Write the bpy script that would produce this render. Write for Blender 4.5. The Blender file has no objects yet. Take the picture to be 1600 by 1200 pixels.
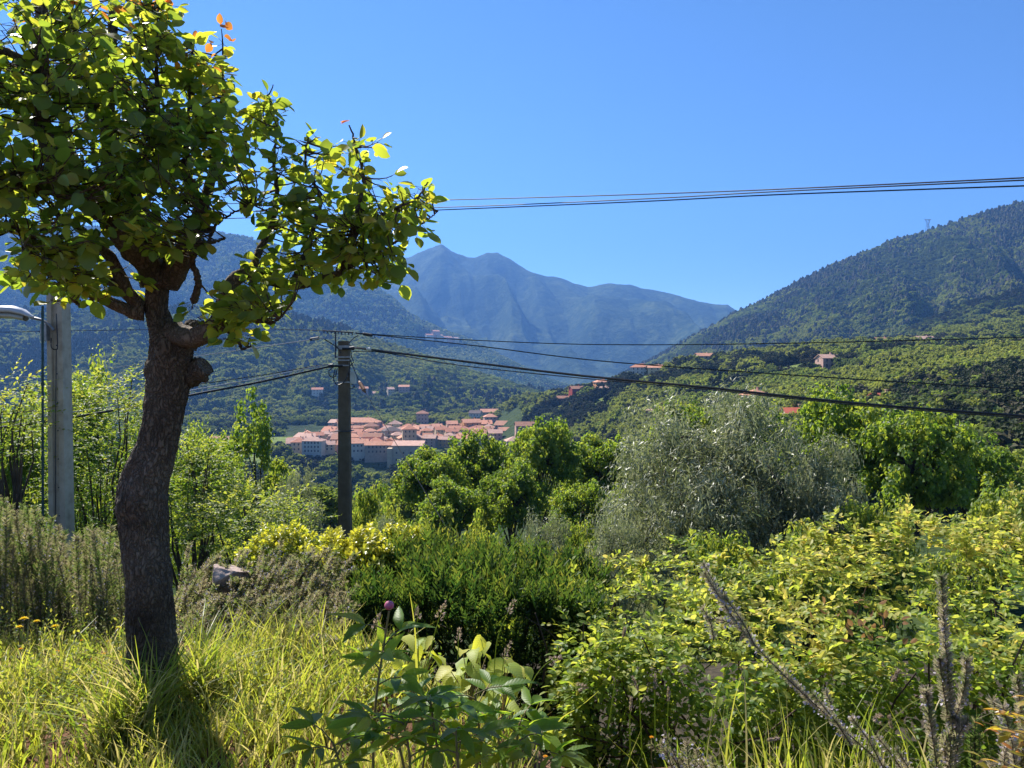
import bpy, bmesh, math, random
import numpy as np
from mathutils import Vector, Matrix, noise as mnoise

random.seed(11)
rng = np.random.default_rng(11)
S = bpy.context.scene
COL = S.collection

# ------------------------------------------------------------------ camera, sky, sun, exposure
F = 1209.0
EYE = 1.6
PITCH = math.atan(30.0 / F)
cam_d = bpy.data.cameras.new('camera')
cam_d.sensor_width = 36.0
cam_d.lens = F / 1600.0 * 36.0
cam_d.clip_start = 0.05
cam_d.clip_end = 30000.0
cam = bpy.data.objects.new('camera', cam_d)
COL.objects.link(cam)
cam.location = (0, 0, EYE)
cam.rotation_euler = (math.radians(90) - PITCH, 0, 0)
S.camera = cam

SUN_AZ = math.radians(-41)      # from the view direction, negative is left
SUN_EL = math.radians(46)
world = bpy.data.worlds.new('World')
S.world = world
world.use_nodes = True
wn = world.node_tree.nodes
wl = world.node_tree.links
bg = wn['Background']
sky = wn.new('ShaderNodeTexSky')
sky.sky_type = 'NISHITA'
sky.sun_disc = False
sky.sun_elevation = SUN_EL
sky.sun_rotation = SUN_AZ
sky.altitude = 2500
sky.air_density = 0.8
sky.dust_density = 0.0
sky.ozone_density = 4.0
hs = wn.new('ShaderNodeHueSaturation')
hs.inputs['Saturation'].default_value = 1.14
wl.new(sky.outputs[0], hs.inputs['Color'])
wl.new(hs.outputs[0], bg.inputs[0])
bg.inputs[1].default_value = 0.077

sun_d = bpy.data.lights.new('sun', 'SUN')
sun_d.energy = 5.0
sun_d.angle = math.radians(0.55)
sun_d.color = (1.0, 0.95, 0.86)
sun = bpy.data.objects.new('sun', sun_d)
COL.objects.link(sun)
sdir = Vector((math.sin(SUN_AZ) * math.cos(SUN_EL), math.cos(SUN_AZ) * math.cos(SUN_EL), math.sin(SUN_EL)))
sun.rotation_euler = sdir.to_track_quat('Z', 'Y').to_euler()
sun.location = (-20, 20, 40)

S.view_settings.view_transform = 'Standard'
S.view_settings.look = 'None'
S.view_settings.exposure = 1.3
S.view_settings.gamma = 1.0
S.view_settings.use_curve_mapping = False
S.cycles.max_bounces = 5
S.cycles.diffuse_bounces = 3
S.cycles.transmission_bounces = 4
S.cycles.glossy_bounces = 2
S.cycles.volume_bounces = 0
S.cycles.use_denoising = True
S.cycles.caustics_reflective = False
S.cycles.caustics_refractive = False


def P(px, py, d):
    """world point seen at photo pixel (px, py) at forward distance d"""
    cx = (px - 800.0) / F
    cy = (600.0 - py) / F
    c, s = math.cos(PITCH), math.sin(PITCH)
    y = c + s * cy
    z = -s + c * cy
    k = d / y
    return np.array((cx * k, d, EYE + z * k))


# ------------------------------------------------------------------ helpers
def nrm(a):
    return a / np.maximum(np.linalg.norm(a, axis=-1, keepdims=True), 1e-9)


def make_mesh(name, V, faces, val=None, mat=None, smooth=False):
    me = bpy.data.meshes.new(name)
    V = np.ascontiguousarray(V, dtype=np.float32)
    me.vertices.add(len(V))
    me.vertices.foreach_set('co', V.ravel())
    nl = sum(f.size for f in faces)
    npoly = sum(len(f) for f in faces)
    if npoly:
        me.loops.add(nl)
        me.polygons.add(npoly)
        idx = np.concatenate([f.ravel() for f in faces]).astype(np.int32)
        tot = np.concatenate([np.full(len(f), f.shape[1], np.int32) for f in faces])
        start = np.concatenate(([0], np.cumsum(tot)[:-1])).astype(np.int32)
        me.loops.foreach_set('vertex_index', idx)
        me.polygons.foreach_set('loop_start', start)
        me.polygons.foreach_set('loop_total', tot)
        me.polygons.foreach_set('use_smooth', np.full(npoly, bool(smooth)))
    if val is not None:
        at = me.attributes.new('v', 'FLOAT', 'POINT')
        at.data.foreach_set('value', np.ascontiguousarray(val, dtype=np.float32))
    if mat is not None:
        me.materials.append(mat)
    me.update(calc_edges=True)
    return me


class MB:
    def __init__(self):
        self.V, self.Fq, self.Ft, self.A, self.n = [], [], [], [], 0

    def add(self, V, faces, val=0.5):
        V = np.asarray(V, float).reshape(-1, 3)
        faces = np.asarray(faces)
        self.V.append(V)
        (self.Fq if faces.shape[1] == 4 else self.Ft).append(faces + self.n)
        self.A.append(np.broadcast_to(np.asarray(val, float), (len(V),)))
        self.n += len(V)
        return self

    def box(self, x0, x1, y0, y1, z0, z1, val=0.5, M=None):
        V = np.array([[x, y, z] for z in (z0, z1) for y in (y0, y1) for x in (x0, x1)], float)
        if M is not None:
            V = V @ M[:3, :3].T + M[:3, 3]
        self.add(V, [[0, 2, 3, 1], [4, 5, 7, 6], [0, 1, 5, 4], [2, 6, 7, 3], [0, 4, 6, 2], [1, 3, 7, 5]], val)
        return self

    def tube(self, pts, rad, sides=6, val=0.5, caps=True):
        pts = np.asarray(pts, float)
        n = len(pts)
        rad = np.broadcast_to(np.asarray(rad, float), (n,))
        T = nrm(np.gradient(pts, axis=0))
        ref = np.array([0.0, 0.0, 1.0]) if abs(T[:, 2]).mean() < 0.8 else np.array([0.0, 1.0, 0.0])
        A = nrm(np.cross(T, ref))
        B = np.cross(T, A)
        th = np.linspace(0, 2 * math.pi, sides, endpoint=False)
        V = pts[:, None] + rad[:, None, None] * (np.cos(th)[None, :, None] * A[:, None] + np.sin(th)[None, :, None] * B[:, None])
        i, j = np.meshgrid(np.arange(n - 1), np.arange(sides), indexing='ij')
        a = i * sides + j
        b = i * sides + (j + 1) % sides
        Fc = np.stack([a, b, b + sides, a + sides], -1).reshape(-1, 4)
        self.add(V.reshape(-1, 3), Fc, val)
        for k, rev in ((0, True), (n - 1, False)) if caps else ():
            c = len(self.V)
            ring = np.arange(sides)
            VV = np.concatenate([V[k], pts[k:k + 1]])
            f = np.stack([ring, (ring + 1) % sides, np.full(sides, sides)], -1)
            self.add(VV, f[:, ::-1] if rev else f, val)
        return self

    def leaves(self, tmpl, O, U, N, size, val=0.5):
        tv, tf = tmpl
        O = np.asarray(O, float)
        n = len(O)
        if n == 0:
            return self
        U = nrm(np.asarray(U, float))
        Vx = nrm(np.cross(U, N))
        W = np.cross(Vx, U)
        s = np.broadcast_to(np.asarray(size, float), (n,))[:, None, None]
        V = O[:, None] + s * (tv[None, :, 0:1] * Vx[:, None] + tv[None, :, 1:2] * U[:, None] + tv[None, :, 2:3] * W[:, None])
        Fc = (tf[None] + (np.arange(n) * len(tv))[:, None, None]).reshape(-1, 4)
        vv = (np.broadcast_to(np.asarray(val, float), (n,))[:, None] + np.where(abs(tv[:, 0]) < 1e-6, .07, -.03)[None]).ravel()
        return self.add(V.reshape(-1, 3), Fc, vv)

    def arrays(self):
        fs = []
        if self.Fq:
            fs.append(np.concatenate(self.Fq))
        if self.Ft:
            fs.append(np.concatenate(self.Ft))
        return np.concatenate(self.V), fs, np.concatenate(self.A)

    def mesh(self, name, mat, smooth=False, origin=(0, 0, 0)):
        V, fs, A = self.arrays()
        return make_mesh(name, V - np.asarray(origin, float), fs, A, mat, smooth)

    def build(self, name, mat, parent=None, smooth=False):
        o = (0, 0, 0) if parent is None else np.array(world_loc(parent))
        me = self.mesh(name, mat, smooth, o)
        return put(name, me, parent)


def world_loc(o):
    p = Vector((0, 0, 0))
    while o is not None:
        p = p + o.location
        o = o.parent
    return p


def put(name, me, parent=None, loc=(0, 0, 0)):
    ob = bpy.data.objects.new(name, me)
    COL.objects.link(ob)
    ob.parent = parent
    ob.location = loc
    return ob


def tag(o, label=None, cat=None, group=None, kind=None):
    if label:
        o['label'] = label
    if cat:
        o['category'] = cat
    if group:
        o['group'] = group
    if kind:
        o['kind'] = kind
    return o


def thing(name, label, cat, loc=(0, 0, 0), group=None):
    o = bpy.data.objects.new(name, None)
    COL.objects.link(o)
    o.location = Vector([float(c) for c in loc])
    o.empty_display_size = 0.1
    return tag(o, label, cat, group)


def strip_leaf(ys, ws, fold=0.18, droop=0.2, base_y=0.0, wave=0.0):
    """leaf pointing along +y, midrib + two sides, quads"""
    V, Fc = [], []
    for i, (y, w) in enumerate(zip(ys, ws)):
        z = -droop * y * y
        wv = wave * (1 if i % 2 else -1)
        V += [(-w, y, z + fold * w + wv), (0, y, z), (w, y, z + fold * w - wv)]
    for i in range(len(ys) - 1):
        a = i * 3
        Fc += [(a, a + 1, a + 4, a + 3), (a + 1, a + 2, a + 5, a + 4)]
    return np.array(V, float), np.array(Fc)


L_PEAR = strip_leaf([0, .22, .5, .78, 1.02], [.06, .33, .40, .29, .012], .22, .12)
L_PEAR2 = strip_leaf([0, .22, .5, .78, 1.0], [.06, .35, .43, .30, .012], -.10, .30)
L_PEAR3 = strip_leaf([0, .22, .5, .78, 1.05], [.05, .30, .35, .25, .012], .55, -.10)
L_OVAL = strip_leaf([0, .35, .72, 1.0], [.05, .29, .25, .01], .25, .2)
L_SMALL = strip_leaf([0, .5, 1.0], [.05, .28, .02], .25, .15)
L_LANCE = strip_leaf([0, .2, .45, .75, 1.0], [.03, .13, .175, .11, .006], .35, .28)
L_BROAD = strip_leaf([-.14, .02, .2, .42, .65, .85, 1.05], [.16, .34, .42, .37, .24, .11, .006], .32, .38, wave=.022)
L_NEEDLE = (np.array([(-.065, 0, 0), (.065, 0, 0), (.04, 1, -.05), (-.04, 1, -.05)], float), np.array([[0, 1, 2, 3]]))
L_OLIVE = (np.array([(-.03, 0, 0), (.03, 0, 0), (.11, .5, -.02), (-.11, .5, -.02), (.02, 1, -.1), (-.02, 1, -.1)], float),
           np.array([[0, 1, 2, 3], [3, 2, 4, 5]]))
L_CARD = (np.array([(-.5, 0, 0), (.5, 0, 0.12), (.42, 1, -.08), (-.35, .9, .1)], float), np.array([[0, 1, 2, 3]]))
L_KITE = (np.array([(-.02, 0, 0), (.5, .5, .15), (0, 1, -.1), (-.5, .5, .12)], float), np.array([[0, 1, 2, 3]]))


def rdir(n):
    return nrm(rng.normal(size=(n, 3)))


# ------------------------------------------------------------------ materials
def new_mat(name):
    m = bpy.data.materials.new(name)
    m.use_nodes = True
    nt = m.node_tree
    nt.nodes.clear()
    out = nt.nodes.new('ShaderNodeOutputMaterial')
    return m, nt, out


def ramp(nt, stops, fac=None):
    r = nt.nodes.new('ShaderNodeValToRGB')
    el = r.color_ramp.elements
    while len(el) < len(stops):
        el.new(0.5)
    for e, (p, c) in zip(el, stops):
        e.position = p
        e.color = (*c, 1)
    if fac is not None:
        nt.links.new(fac, r.inputs[0])
    return r


def tex_noise(nt, scale, detail=4, rough=.6, coord='Object', dim=None):
    tc = nt.nodes.new('ShaderNodeTexCoord')
    n = nt.nodes.new('ShaderNodeTexNoise')
    n.inputs['Scale'].default_value = scale
    n.inputs['Detail'].default_value = detail
    n.inputs['Roughness'].default_value = rough
    nt.links.new(tc.outputs[coord], n.inputs['Vector'])
    return n


def leaf_mat(name, refl, trans, fac=.45, rough=.5, spec=.3, obj_rand=False, veins=0):
    m, nt, out = new_mat(name)
    at = nt.nodes.new('ShaderNodeAttribute')
    at.attribute_name = 'v'
    src = at.outputs['Fac']
    if obj_rand:
        oi = nt.nodes.new('ShaderNodeObjectInfo')
        mx = nt.nodes.new('ShaderNodeMath')
        mx.operation = 'MULTIPLY_ADD'
        nt.links.new(oi.outputs['Random'], mx.inputs[0])
        mx.inputs[1].default_value = .62
        m2 = nt.nodes.new('ShaderNodeMath')
        m2.operation = 'MULTIPLY'
        nt.links.new(src, m2.inputs[0])
        m2.inputs[1].default_value = .38
        nt.links.new(m2.outputs[0], mx.inputs[2])
        src = mx.outputs[0]
    n = len(refl)
    r1 = ramp(nt, [(i / max(1, n - 1), c) for i, c in enumerate(refl)], src)
    n = len(trans)
    r2 = ramp(nt, [(i / max(1, n - 1), c) for i, c in enumerate(trans)], src)
    b = nt.nodes.new('ShaderNodeBsdfPrincipled')
    b.inputs['Roughness'].default_value = rough
    b.inputs['Specular IOR Level'].default_value = spec
    nt.links.new(r1.outputs[0], b.inputs['Base Color'])
    t = nt.nodes.new('ShaderNodeBsdfTranslucent')
    nt.links.new(r2.outputs[0], t.inputs['Color'])
    if veins:                                  # midrib and side veins in the leaf's own coordinates
        def mth(op, a_, b_=None):
            q = nt.nodes.new('ShaderNodeMath')
            q.operation = op
            for k_, v_ in enumerate((a_, b_)):
                if v_ is None:
                    continue
                if isinstance(v_, (int, float)):
                    q.inputs[k_].default_value = v_
                else:
                    nt.links.new(v_, q.inputs[k_])
            return q.outputs[0]
        tc = nt.nodes.new('ShaderNodeTexCoord')
        sp = nt.nodes.new('ShaderNodeSeparateXYZ')
        nt.links.new(tc.outputs['Object'], sp.inputs[0])
        ax = mth('ABSOLUTE', sp.outputs[0])
        side = mth('ABSOLUTE', mth('SUBTRACT', mth('FRACT', mth('MULTIPLY', mth('SUBTRACT', sp.outputs[1], mth('MULTIPLY', ax, .75)), veins)), .5))
        vs = mth('GREATER_THAN', side, .455)
        mr = mth('LESS_THAN', ax, .016)
        vein = mth('MAXIMUM', vs, mr)
        for rmp, sh, soc in ((r1, b, 'Base Color'), (r2, t, 'Color')):
            mc = nt.nodes.new('ShaderNodeMix')
            mc.data_type = 'RGBA'
            mc.blend_type = 'MULTIPLY'
            nt.links.new(mth('MULTIPLY', vein, .55), mc.inputs[0])
            nt.links.new(rmp.outputs[0], mc.inputs[6])
            mc.inputs[7].default_value = (1.35, 1.3, 1.5, 1) if sh is b else (.62, .66, .6, 1)
            nt.links.new(mc.outputs[2], sh.inputs[soc])
        bp = nt.nodes.new('ShaderNodeBump')
        bp.inputs['Strength'].default_value = .2
        bp.inputs['Distance'].default_value = .004
        nt.links.new(side, bp.inputs['Height'])
        nt.links.new(bp.outputs[0], b.inputs['Normal'])
        nt.links.new(bp.outputs[0], t.inputs['Normal'])
    mx = nt.nodes.new('ShaderNodeMixShader')
    mx.inputs[0].default_value = fac
    nt.links.new(b.outputs[0], mx.inputs[1])
    nt.links.new(t.outputs[0], mx.inputs[2])
    nt.links.new(mx.outputs[0], out.inputs['Surface'])
    return m


def noise_mat(name, stops, scale=4, detail=6, rough=.85, bump=.0, bscale=None, spec=.2, use_v=0.0, bdist=.02, metallic=0.0):
    m, nt, out = new_mat(name)
    n = tex_noise(nt, scale, detail)
    src = n.outputs['Fac']
    if use_v:
        at = nt.nodes.new('ShaderNodeAttribute')
        at.attribute_name = 'v'
        mm = nt.nodes.new('ShaderNodeMath')
        mm.operation = 'MULTIPLY_ADD'
        nt.links.new(at.outputs['Fac'], mm.inputs[0])
        mm.inputs[1].default_value = use_v
        m2 = nt.nodes.new('ShaderNodeMath')
        m2.operation = 'MULTIPLY'
        nt.links.new(src, m2.inputs[0])
        m2.inputs[1].default_value = 1 - use_v
        nt.links.new(m2.outputs[0], mm.inputs[2])
        src = mm.outputs[0]
    r = ramp(nt, stops, src)
    b = nt.nodes.new('ShaderNodeBsdfPrincipled')
    b.inputs['Roughness'].default_value = rough
    b.inputs['Specular IOR Level'].default_value = spec
    b.inputs['Metallic'].default_value = metallic
    nt.links.new(r.outputs[0], b.inputs['Base Color'])
    if bump:
        bn = tex_noise(nt, bscale or scale * 4, 8)
        bp = nt.nodes.new('ShaderNodeBump')
        bp.inputs['Strength'].default_value = bump
        bp.inputs['Distance'].default_value = bdist
        nt.links.new(bn.outputs['Fac'], bp.inputs['Height'])
        nt.links.new(bp.outputs[0], b.inputs['Normal'])
    nt.links.new(b.outputs[0], out.inputs['Surface'])
    return m


M = {}
M['pear_leaf'] = leaf_mat('pear_leaf', [(.04, .085, .026), (.07, .125, .032), (.12, .16, .035), (.30, .10, .035)],
                          [(.22, .36, .035), (.48, .62, .05), (.78, .80, .06), (.85, .28, .05)], .53, .38, .45)
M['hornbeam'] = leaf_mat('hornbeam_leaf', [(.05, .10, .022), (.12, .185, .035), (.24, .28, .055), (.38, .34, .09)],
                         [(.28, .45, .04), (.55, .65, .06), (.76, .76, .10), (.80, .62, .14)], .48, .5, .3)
M['oak'] = leaf_mat('oak_leaf', [(.038, .076, .017), (.06, .11, .024), (.095, .15, .03), (.16, .20, .04)],
                    [(.18, .34, .025), (.34, .50, .035), (.50, .60, .05), (.66, .66, .07)], .44, .5, .3)
M['shrub'] = leaf_mat('shrub_leaf', [(.045, .09, .02), (.08, .13, .03), (.13, .18, .04), (.2, .22, .05)],
                      [(.20, .36, .03), (.36, .50, .04), (.55, .60, .06), (.66, .62, .07)], .45, .5, .3)
M['olive'] = leaf_mat('olive_leaf', [(.09, .11, .06), (.17, .185, .11), (.29, .30, .19), (.46, .45, .33)],
                      [(.14, .20, .05), (.27, .31, .10), (.40, .43, .18), (.5, .5, .28)], .36, .42, .5)
M['euonymus'] = leaf_mat('euonymus_leaf', [(.05, .10, .02), (.13, .18, .03), (.28, .31, .04), (.42, .40, .05)],
                         [(.20, .36, .02), (.40, .50, .03), (.66, .68, .04), (.80, .74, .05)], .45, .35, .5)
M['cypress'] = leaf_mat('cypress_leaf', [(.014, .034, .011), (.026, .055, .016), (.055, .09, .02), (.16, .15, .03)],
                        [(.03, .08, .012), (.07, .16, .02), (.22, .32, .035), (.5, .45, .05)], .36, .6, .2)
M['rosemary'] = leaf_mat('rosemary_leaf', [(.04, .072, .02), (.08, .098, .037), (.15, .126, .07), (.26, .20, .135)],
                         [(.18, .30, .05), (.34, .38, .10), (.46, .40, .2), (.55, .45, .3)], .42, .6, .2)
M['rosemary_dry'] = leaf_mat('rosemary_dry_leaf', [(.12, .14, .065), (.22, .20, .125), (.34, .28, .205), (.44, .37, .29)],
                             [(.26, .34, .10), (.44, .42, .2), (.56, .48, .3), (.64, .54, .4)], .42, .6, .2)
M['lilac'] = leaf_mat('lilac_petal', [(.40, .33, .36), (.50, .44, .48), (.58, .55, .60)], [(.40, .36, .45), (.5, .46, .55)], .3, .6, .1)
M['grass'] = leaf_mat('grass_blade', [(.07, .12, .02), (.14, .18, .035), (.24, .25, .06), (.42, .36, .16)],
                      [(.26, .40, .03), (.48, .56, .045), (.72, .70, .07), (.70, .58, .22)], .48, .45, .4)
M['peony'] = leaf_mat('peony_leaf', [(.055, .11, .015), (.085, .155, .02), (.12, .195, .026)],
                      [(.26, .48, .03), (.46, .66, .04), (.66, .76, .05)], .48, .45, .28, veins=9)
M['broad'] = leaf_mat('broad_leaf', [(.14, .22, .05), (.24, .32, .07), (.38, .42, .08), (.46, .42, .10)],
                      [(.40, .58, .06), (.62, .72, .08), (.85, .85, .06), (.92, .82, .08)], .46, .5, .3, veins=8)
M['photinia'] = leaf_mat('photinia_leaf', [(.10, .13, .03), (.25, .22, .04), (.40, .10, .05)],
                         [(.45, .50, .04), (.80, .66, .05), (.85, .2, .08)], .45, .3, .6)
M['yellow'] = leaf_mat('yellow_petal', [(.75, .55, .02), (.8, .6, .03)], [(.8, .6, .02), (.85, .6, .02)], .4, .6, .1)
M['orange'] = leaf_mat('orange_petal', [(.75, .36, .03), (.8, .42, .03)], [(.8, .4, .02), (.85, .45, .02)], .4, .6, .1)
M['seed'] = leaf_mat('seed_head', [(.22, .17, .10), (.36, .28, .2), (.42, .3, .28)], [(.4, .3, .15), (.5, .38, .25)], .35, .6, .2)
M['forest'] = leaf_mat('forest_crown', [(.08, .108, .032), (.145, .18, .048), (.205, .235, .064), (.26, .28, .082)],
                       [(.18, .26, .03), (.32, .42, .05), (.46, .54, .07), (.56, .60, .09)], .40, .8, .1, obj_rand=True)
M['wood_far'] = leaf_mat('wood_far_crown', [(.034, .06, .02), (.07, .11, .03), (.12, .17, .042), (.18, .22, .055)],
                         [(.05, .1, .01), (.08, .14, .02), (.12, .18, .02), (.2, .24, .03)], .15, .9, .05, obj_rand=True)
M['forest_sunlit'] = leaf_mat('sunlit_crown', [(.13, .16, .042), (.19, .215, .058), (.25, .265, .078)], [(.30, .36, .04), (.44, .48, .06), (.55, .56, .08)], .36, .8, .1, obj_rand=True)  # lighter crown colour, paints sunlit patches into the woods
M['forest_dark'] = leaf_mat('dark_crown', [(.050, .076, .027), (.082, .112, .038), (.12, .15, .05)], [(.16, .22, .03), (.28, .34, .05)], .3, .8, .1, obj_rand=True)
M['pine'] = leaf_mat('pine_crown', [(.030, .040, .020), (.046, .056, .027), (.068, .064, .038), (.085, .072, .048)],
                     [(.04, .07, .012), (.06, .1, .02)], .15, .8, .1, obj_rand=True)
M['bark_mid'] = noise_mat('bark_mid', [(.3, (.03, .024, .018)), (.7, (.10, .08, .06))], 6, 6, .9)
M['twig'] = noise_mat('twig_bark', [(.3, (.035, .024, .018)), (.7, (.11, .075, .055))], 30, 5, .8)
M['stem_green'] = noise_mat('stem_green', [(.3, (.12, .14, .04)), (.7, (.25, .14, .07))], 20, 4, .6)
M['concrete'] = noise_mat('concrete', [(.25, (.30, .245, .18)), (.5, (.45, .38, .285)), (.8, (.55, .48, .375))], 7, 8, .9, .35, 60)
M['concrete_dark'] = noise_mat('concrete_dark', [(.25, (.085, .062, .042)), (.55, (.145, .108, .075)), (.8, (.20, .155, .11))], 5, 8, .9, .4, 50)
M['cable'] = noise_mat('cable_rubber', [(.3, (.012, .012, .014)), (.7, (.03, .03, .034))], 10, 2, .45, spec=.4)
M['cable_pale'] = noise_mat('cable_pale', [(.3, (.30, .29, .30)), (.7, (.42, .41, .42))], 10, 2, .4, spec=.5)
M['steel'] = noise_mat('galvanised_steel', [(.3, (.16, .165, .17)), (.7, (.32, .32, .33))], 12, 4, .45, metallic=.6)
M['steel_dark'] = noise_mat('dark_steel', [(.3, (.03, .035, .05)), (.7, (.07, .075, .09))], 12, 4, .6)
M['green_pipe'] = noise_mat('green_pipe', [(.3, (.02, .05, .045)), (.7, (.05, .09, .08))], 12, 4, .5)
M['lamp_grey'] = noise_mat('lamp_housing', [(.3, (.42, .43, .45)), (.7, (.55, .56, .58))], 8, 3, .4, spec=.4)
M['lamp_glass'] = noise_mat('lamp_glass', [(.3, (.30, .29, .24)), (.7, (.42, .40, .34))], 8, 3, .15, spec=.6)
M['plastic'] = noise_mat('pale_plastic', [(.3, (.48, .47, .42)), (.7, (.58, .57, .52))], 8, 3, .5)
M['brown'] = noise_mat('brown_insulator', [(.3, (.16, .075, .04)), (.7, (.25, .12, .06))], 20, 3, .5)
M['stone'] = noise_mat('pink_stone', [(.2, (.20, .15, .12)), (.5, (.38, .29, .25)), (.8, (.52, .43, .38))], 9, 8, .9, .6, 40)
M['soil'] = noise_mat('soil', [(.25, (.05, .026, .016)), (.5, (.13, .062, .038)), (.75, (.25, .15, .09))], 9, 10, .95, .8, 60)
M['litter'] = noise_mat('leaf_litter', [(.3, (.020, .016, .011)), (.5, (.045, .036, .022)), (.75, (.09, .07, .045))], 14, 10, .95, .8, 60)
M['slope'] = noise_mat('slope_earth', [(.25, (.022, .034, .012)), (.5, (.045, .065, .02)), (.75, (.085, .10, .035))], .8, 10, .95, .5, 9)
M['gravel'] = noise_mat('gravel', [(.25, (.22, .20, .19)), (.5, (.36, .33, .32)), (.75, (.48, .45, .44))], 40, 8, .95, .6, 90)
M['pink'] = noise_mat('pink_bud', [(.3, (.42, .06, .12)), (.7, (.62, .22, .30))], 40, 3, .45)


def terrain_mat(name, dark, mid, light, meadow, s1, s2, bump=.8):
    """wooded slope: noise patches at two scales, grass where the attribute v says meadow"""
    m, nt, out = new_mat(name)
    a = tex_noise(nt, s1, 6)
    b_ = tex_noise(nt, s2, 4, .7)
    add = nt.nodes.new('ShaderNodeMix')
    add.inputs[0].default_value = .5
    nt.links.new(a.outputs['Fac'], add.inputs[2])
    nt.links.new(b_.outputs['Fac'], add.inputs[3])
    r = ramp(nt, [(.38, dark), (.5, mid), (.62, light)], add.outputs[0])
    r2 = ramp(nt, [(.3, tuple(c * .7 for c in meadow)), (.7, tuple(c * 1.2 for c in meadow))], b_.outputs['Fac'])
    at = nt.nodes.new('ShaderNodeAttribute')
    at.attribute_name = 'v'
    mx = nt.nodes.new('ShaderNodeMix')
    mx.data_type = 'RGBA'
    nt.links.new(at.outputs['Fac'], mx.inputs[0])
    nt.links.new(r.outputs[0], mx.inputs[6])
    nt.links.new(r2.outputs[0], mx.inputs[7])
    p = nt.nodes.new('ShaderNodeBsdfPrincipled')
    p.inputs['Roughness'].default_value = .95
    p.inputs['Specular IOR Level'].default_value = .05
    nt.links.new(mx.outputs[2], p.inputs['Base Color'])
    bp = nt.nodes.new('ShaderNodeBump')
    bp.inputs['Strength'].default_value = bump
    bp.inputs['Distance'].default_value = 1.2 / s2
    nt.links.new(b_.outputs['Fac'], bp.inputs['Height'])
    nt.links.new(bp.outputs[0], p.inputs['Normal'])
    nt.links.new(p.outputs[0], out.inputs['Surface'])
    return m


M['valley'] = terrain_mat('valley_ground', (.02, .034, .012), (.04, .06, .02), (.06, .085, .026), (.17, .22, .055), .01, .15)
M['hill'] = terrain_mat('hill_ground', (.025, .04, .014), (.04, .06, .02), (.06, .085, .028), (.15, .2, .05), .006, .08)
M['mountain'] = terrain_mat('mountain_ground', (.010, .022, .009), (.026, .044, .016), (.070, .090, .032), (.15, .16, .06), .003, .03, .45)


def bark_mat():
    m, nt, out = new_mat('pear_bark')
    tc = nt.nodes.new('ShaderNodeTexCoord')
    mp = nt.nodes.new('ShaderNodeMapping')
    mp.inputs['Scale'].default_value = (1, 1, .5)
    nt.links.new(tc.outputs['Object'], mp.inputs[0])
    n0 = nt.nodes.new('ShaderNodeTexNoise')
    n0.inputs['Scale'].default_value = 14
    n0.inputs['Detail'].default_value = 6
    nt.links.new(mp.outputs[0], n0.inputs['Vector'])
    vm = nt.nodes.new('ShaderNodeMix')
    vm.data_type = 'VECTOR'
    vm.inputs[0].default_value = .22
    nt.links.new(mp.outputs[0], vm.inputs[4])
    nt.links.new(n0.outputs['Color'], vm.inputs[5])
    v = nt.nodes.new('ShaderNodeTexVoronoi')
    v.feature = 'DISTANCE_TO_EDGE'
    v.inputs['Scale'].default_value = 40
    nt.links.new(vm.outputs[1], v.inputs['Vector'])
    big = nt.nodes.new('ShaderNodeTexNoise')
    big.inputs['Scale'].default_value = 3.2
    big.inputs['Detail'].default_value = 5
    nt.links.new(tc.outputs['Object'], big.inputs['Vector'])
    col = ramp(nt, [(.28, (.045, .034, .027)), (.46, (.11, .084, .062)), (.60, (.17, .138, .108)), (.72, (.235, .16, .112))], big.outputs['Fac'])
    cr = ramp(nt, [(.0, (.5, .48, .46)), (.10, (1, 1, 1))], v.outputs['Distance'])
    mul = nt.nodes.new('ShaderNodeMix')
    mul.data_type = 'RGBA'
    mul.blend_type = 'MULTIPLY'
    mul.inputs[0].default_value = 1
    nt.links.new(col.outputs[0], mul.inputs[6])
    nt.links.new(cr.outputs[0], mul.inputs[7])
    p = nt.nodes.new('ShaderNodeBsdfPrincipled')
    p.inputs['Roughness'].default_value = .85
    p.inputs['Specular IOR Level'].default_value = .25
    nt.links.new(mul.outputs[2], p.inputs['Base Color'])
    fine = nt.nodes.new('ShaderNodeTexNoise')
    fine.inputs['Scale'].default_value = 60
    fine.inputs['Detail'].default_value = 8
    nt.links.new(mp.outputs[0], fine.inputs['Vector'])
    ad = nt.nodes.new('ShaderNodeMath')
    ad.operation = 'MULTIPLY_ADD'
    nt.links.new(fine.outputs['Fac'], ad.inputs[0])
    ad.inputs[1].default_value = .35
    cl = nt.nodes.new('ShaderNodeMath')
    cl.operation = 'MINIMUM'
    nt.links.new(v.outputs['Distance'], cl.inputs[0])
    cl.inputs[1].default_value = .22
    m3 = nt.nodes.new('ShaderNodeMath')
    m3.operation = 'MULTIPLY'
    nt.links.new(cl.outputs[0], m3.inputs[0])
    m3.inputs[1].default_value = 4
    nt.links.new(m3.outputs[0], ad.inputs[2])
    bp = nt.nodes.new('ShaderNodeBump')
    bp.inputs['Strength'].default_value = .9
    bp.inputs['Distance'].default_value = .012
    nt.links.new(ad.outputs[0], bp.inputs['Height'])
    nt.links.new(bp.outputs[0], p.inputs['Normal'])
    nt.links.new(p.outputs[0], out.inputs['Surface'])
    return m


M['pear_bark'] = bark_mat()

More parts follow.
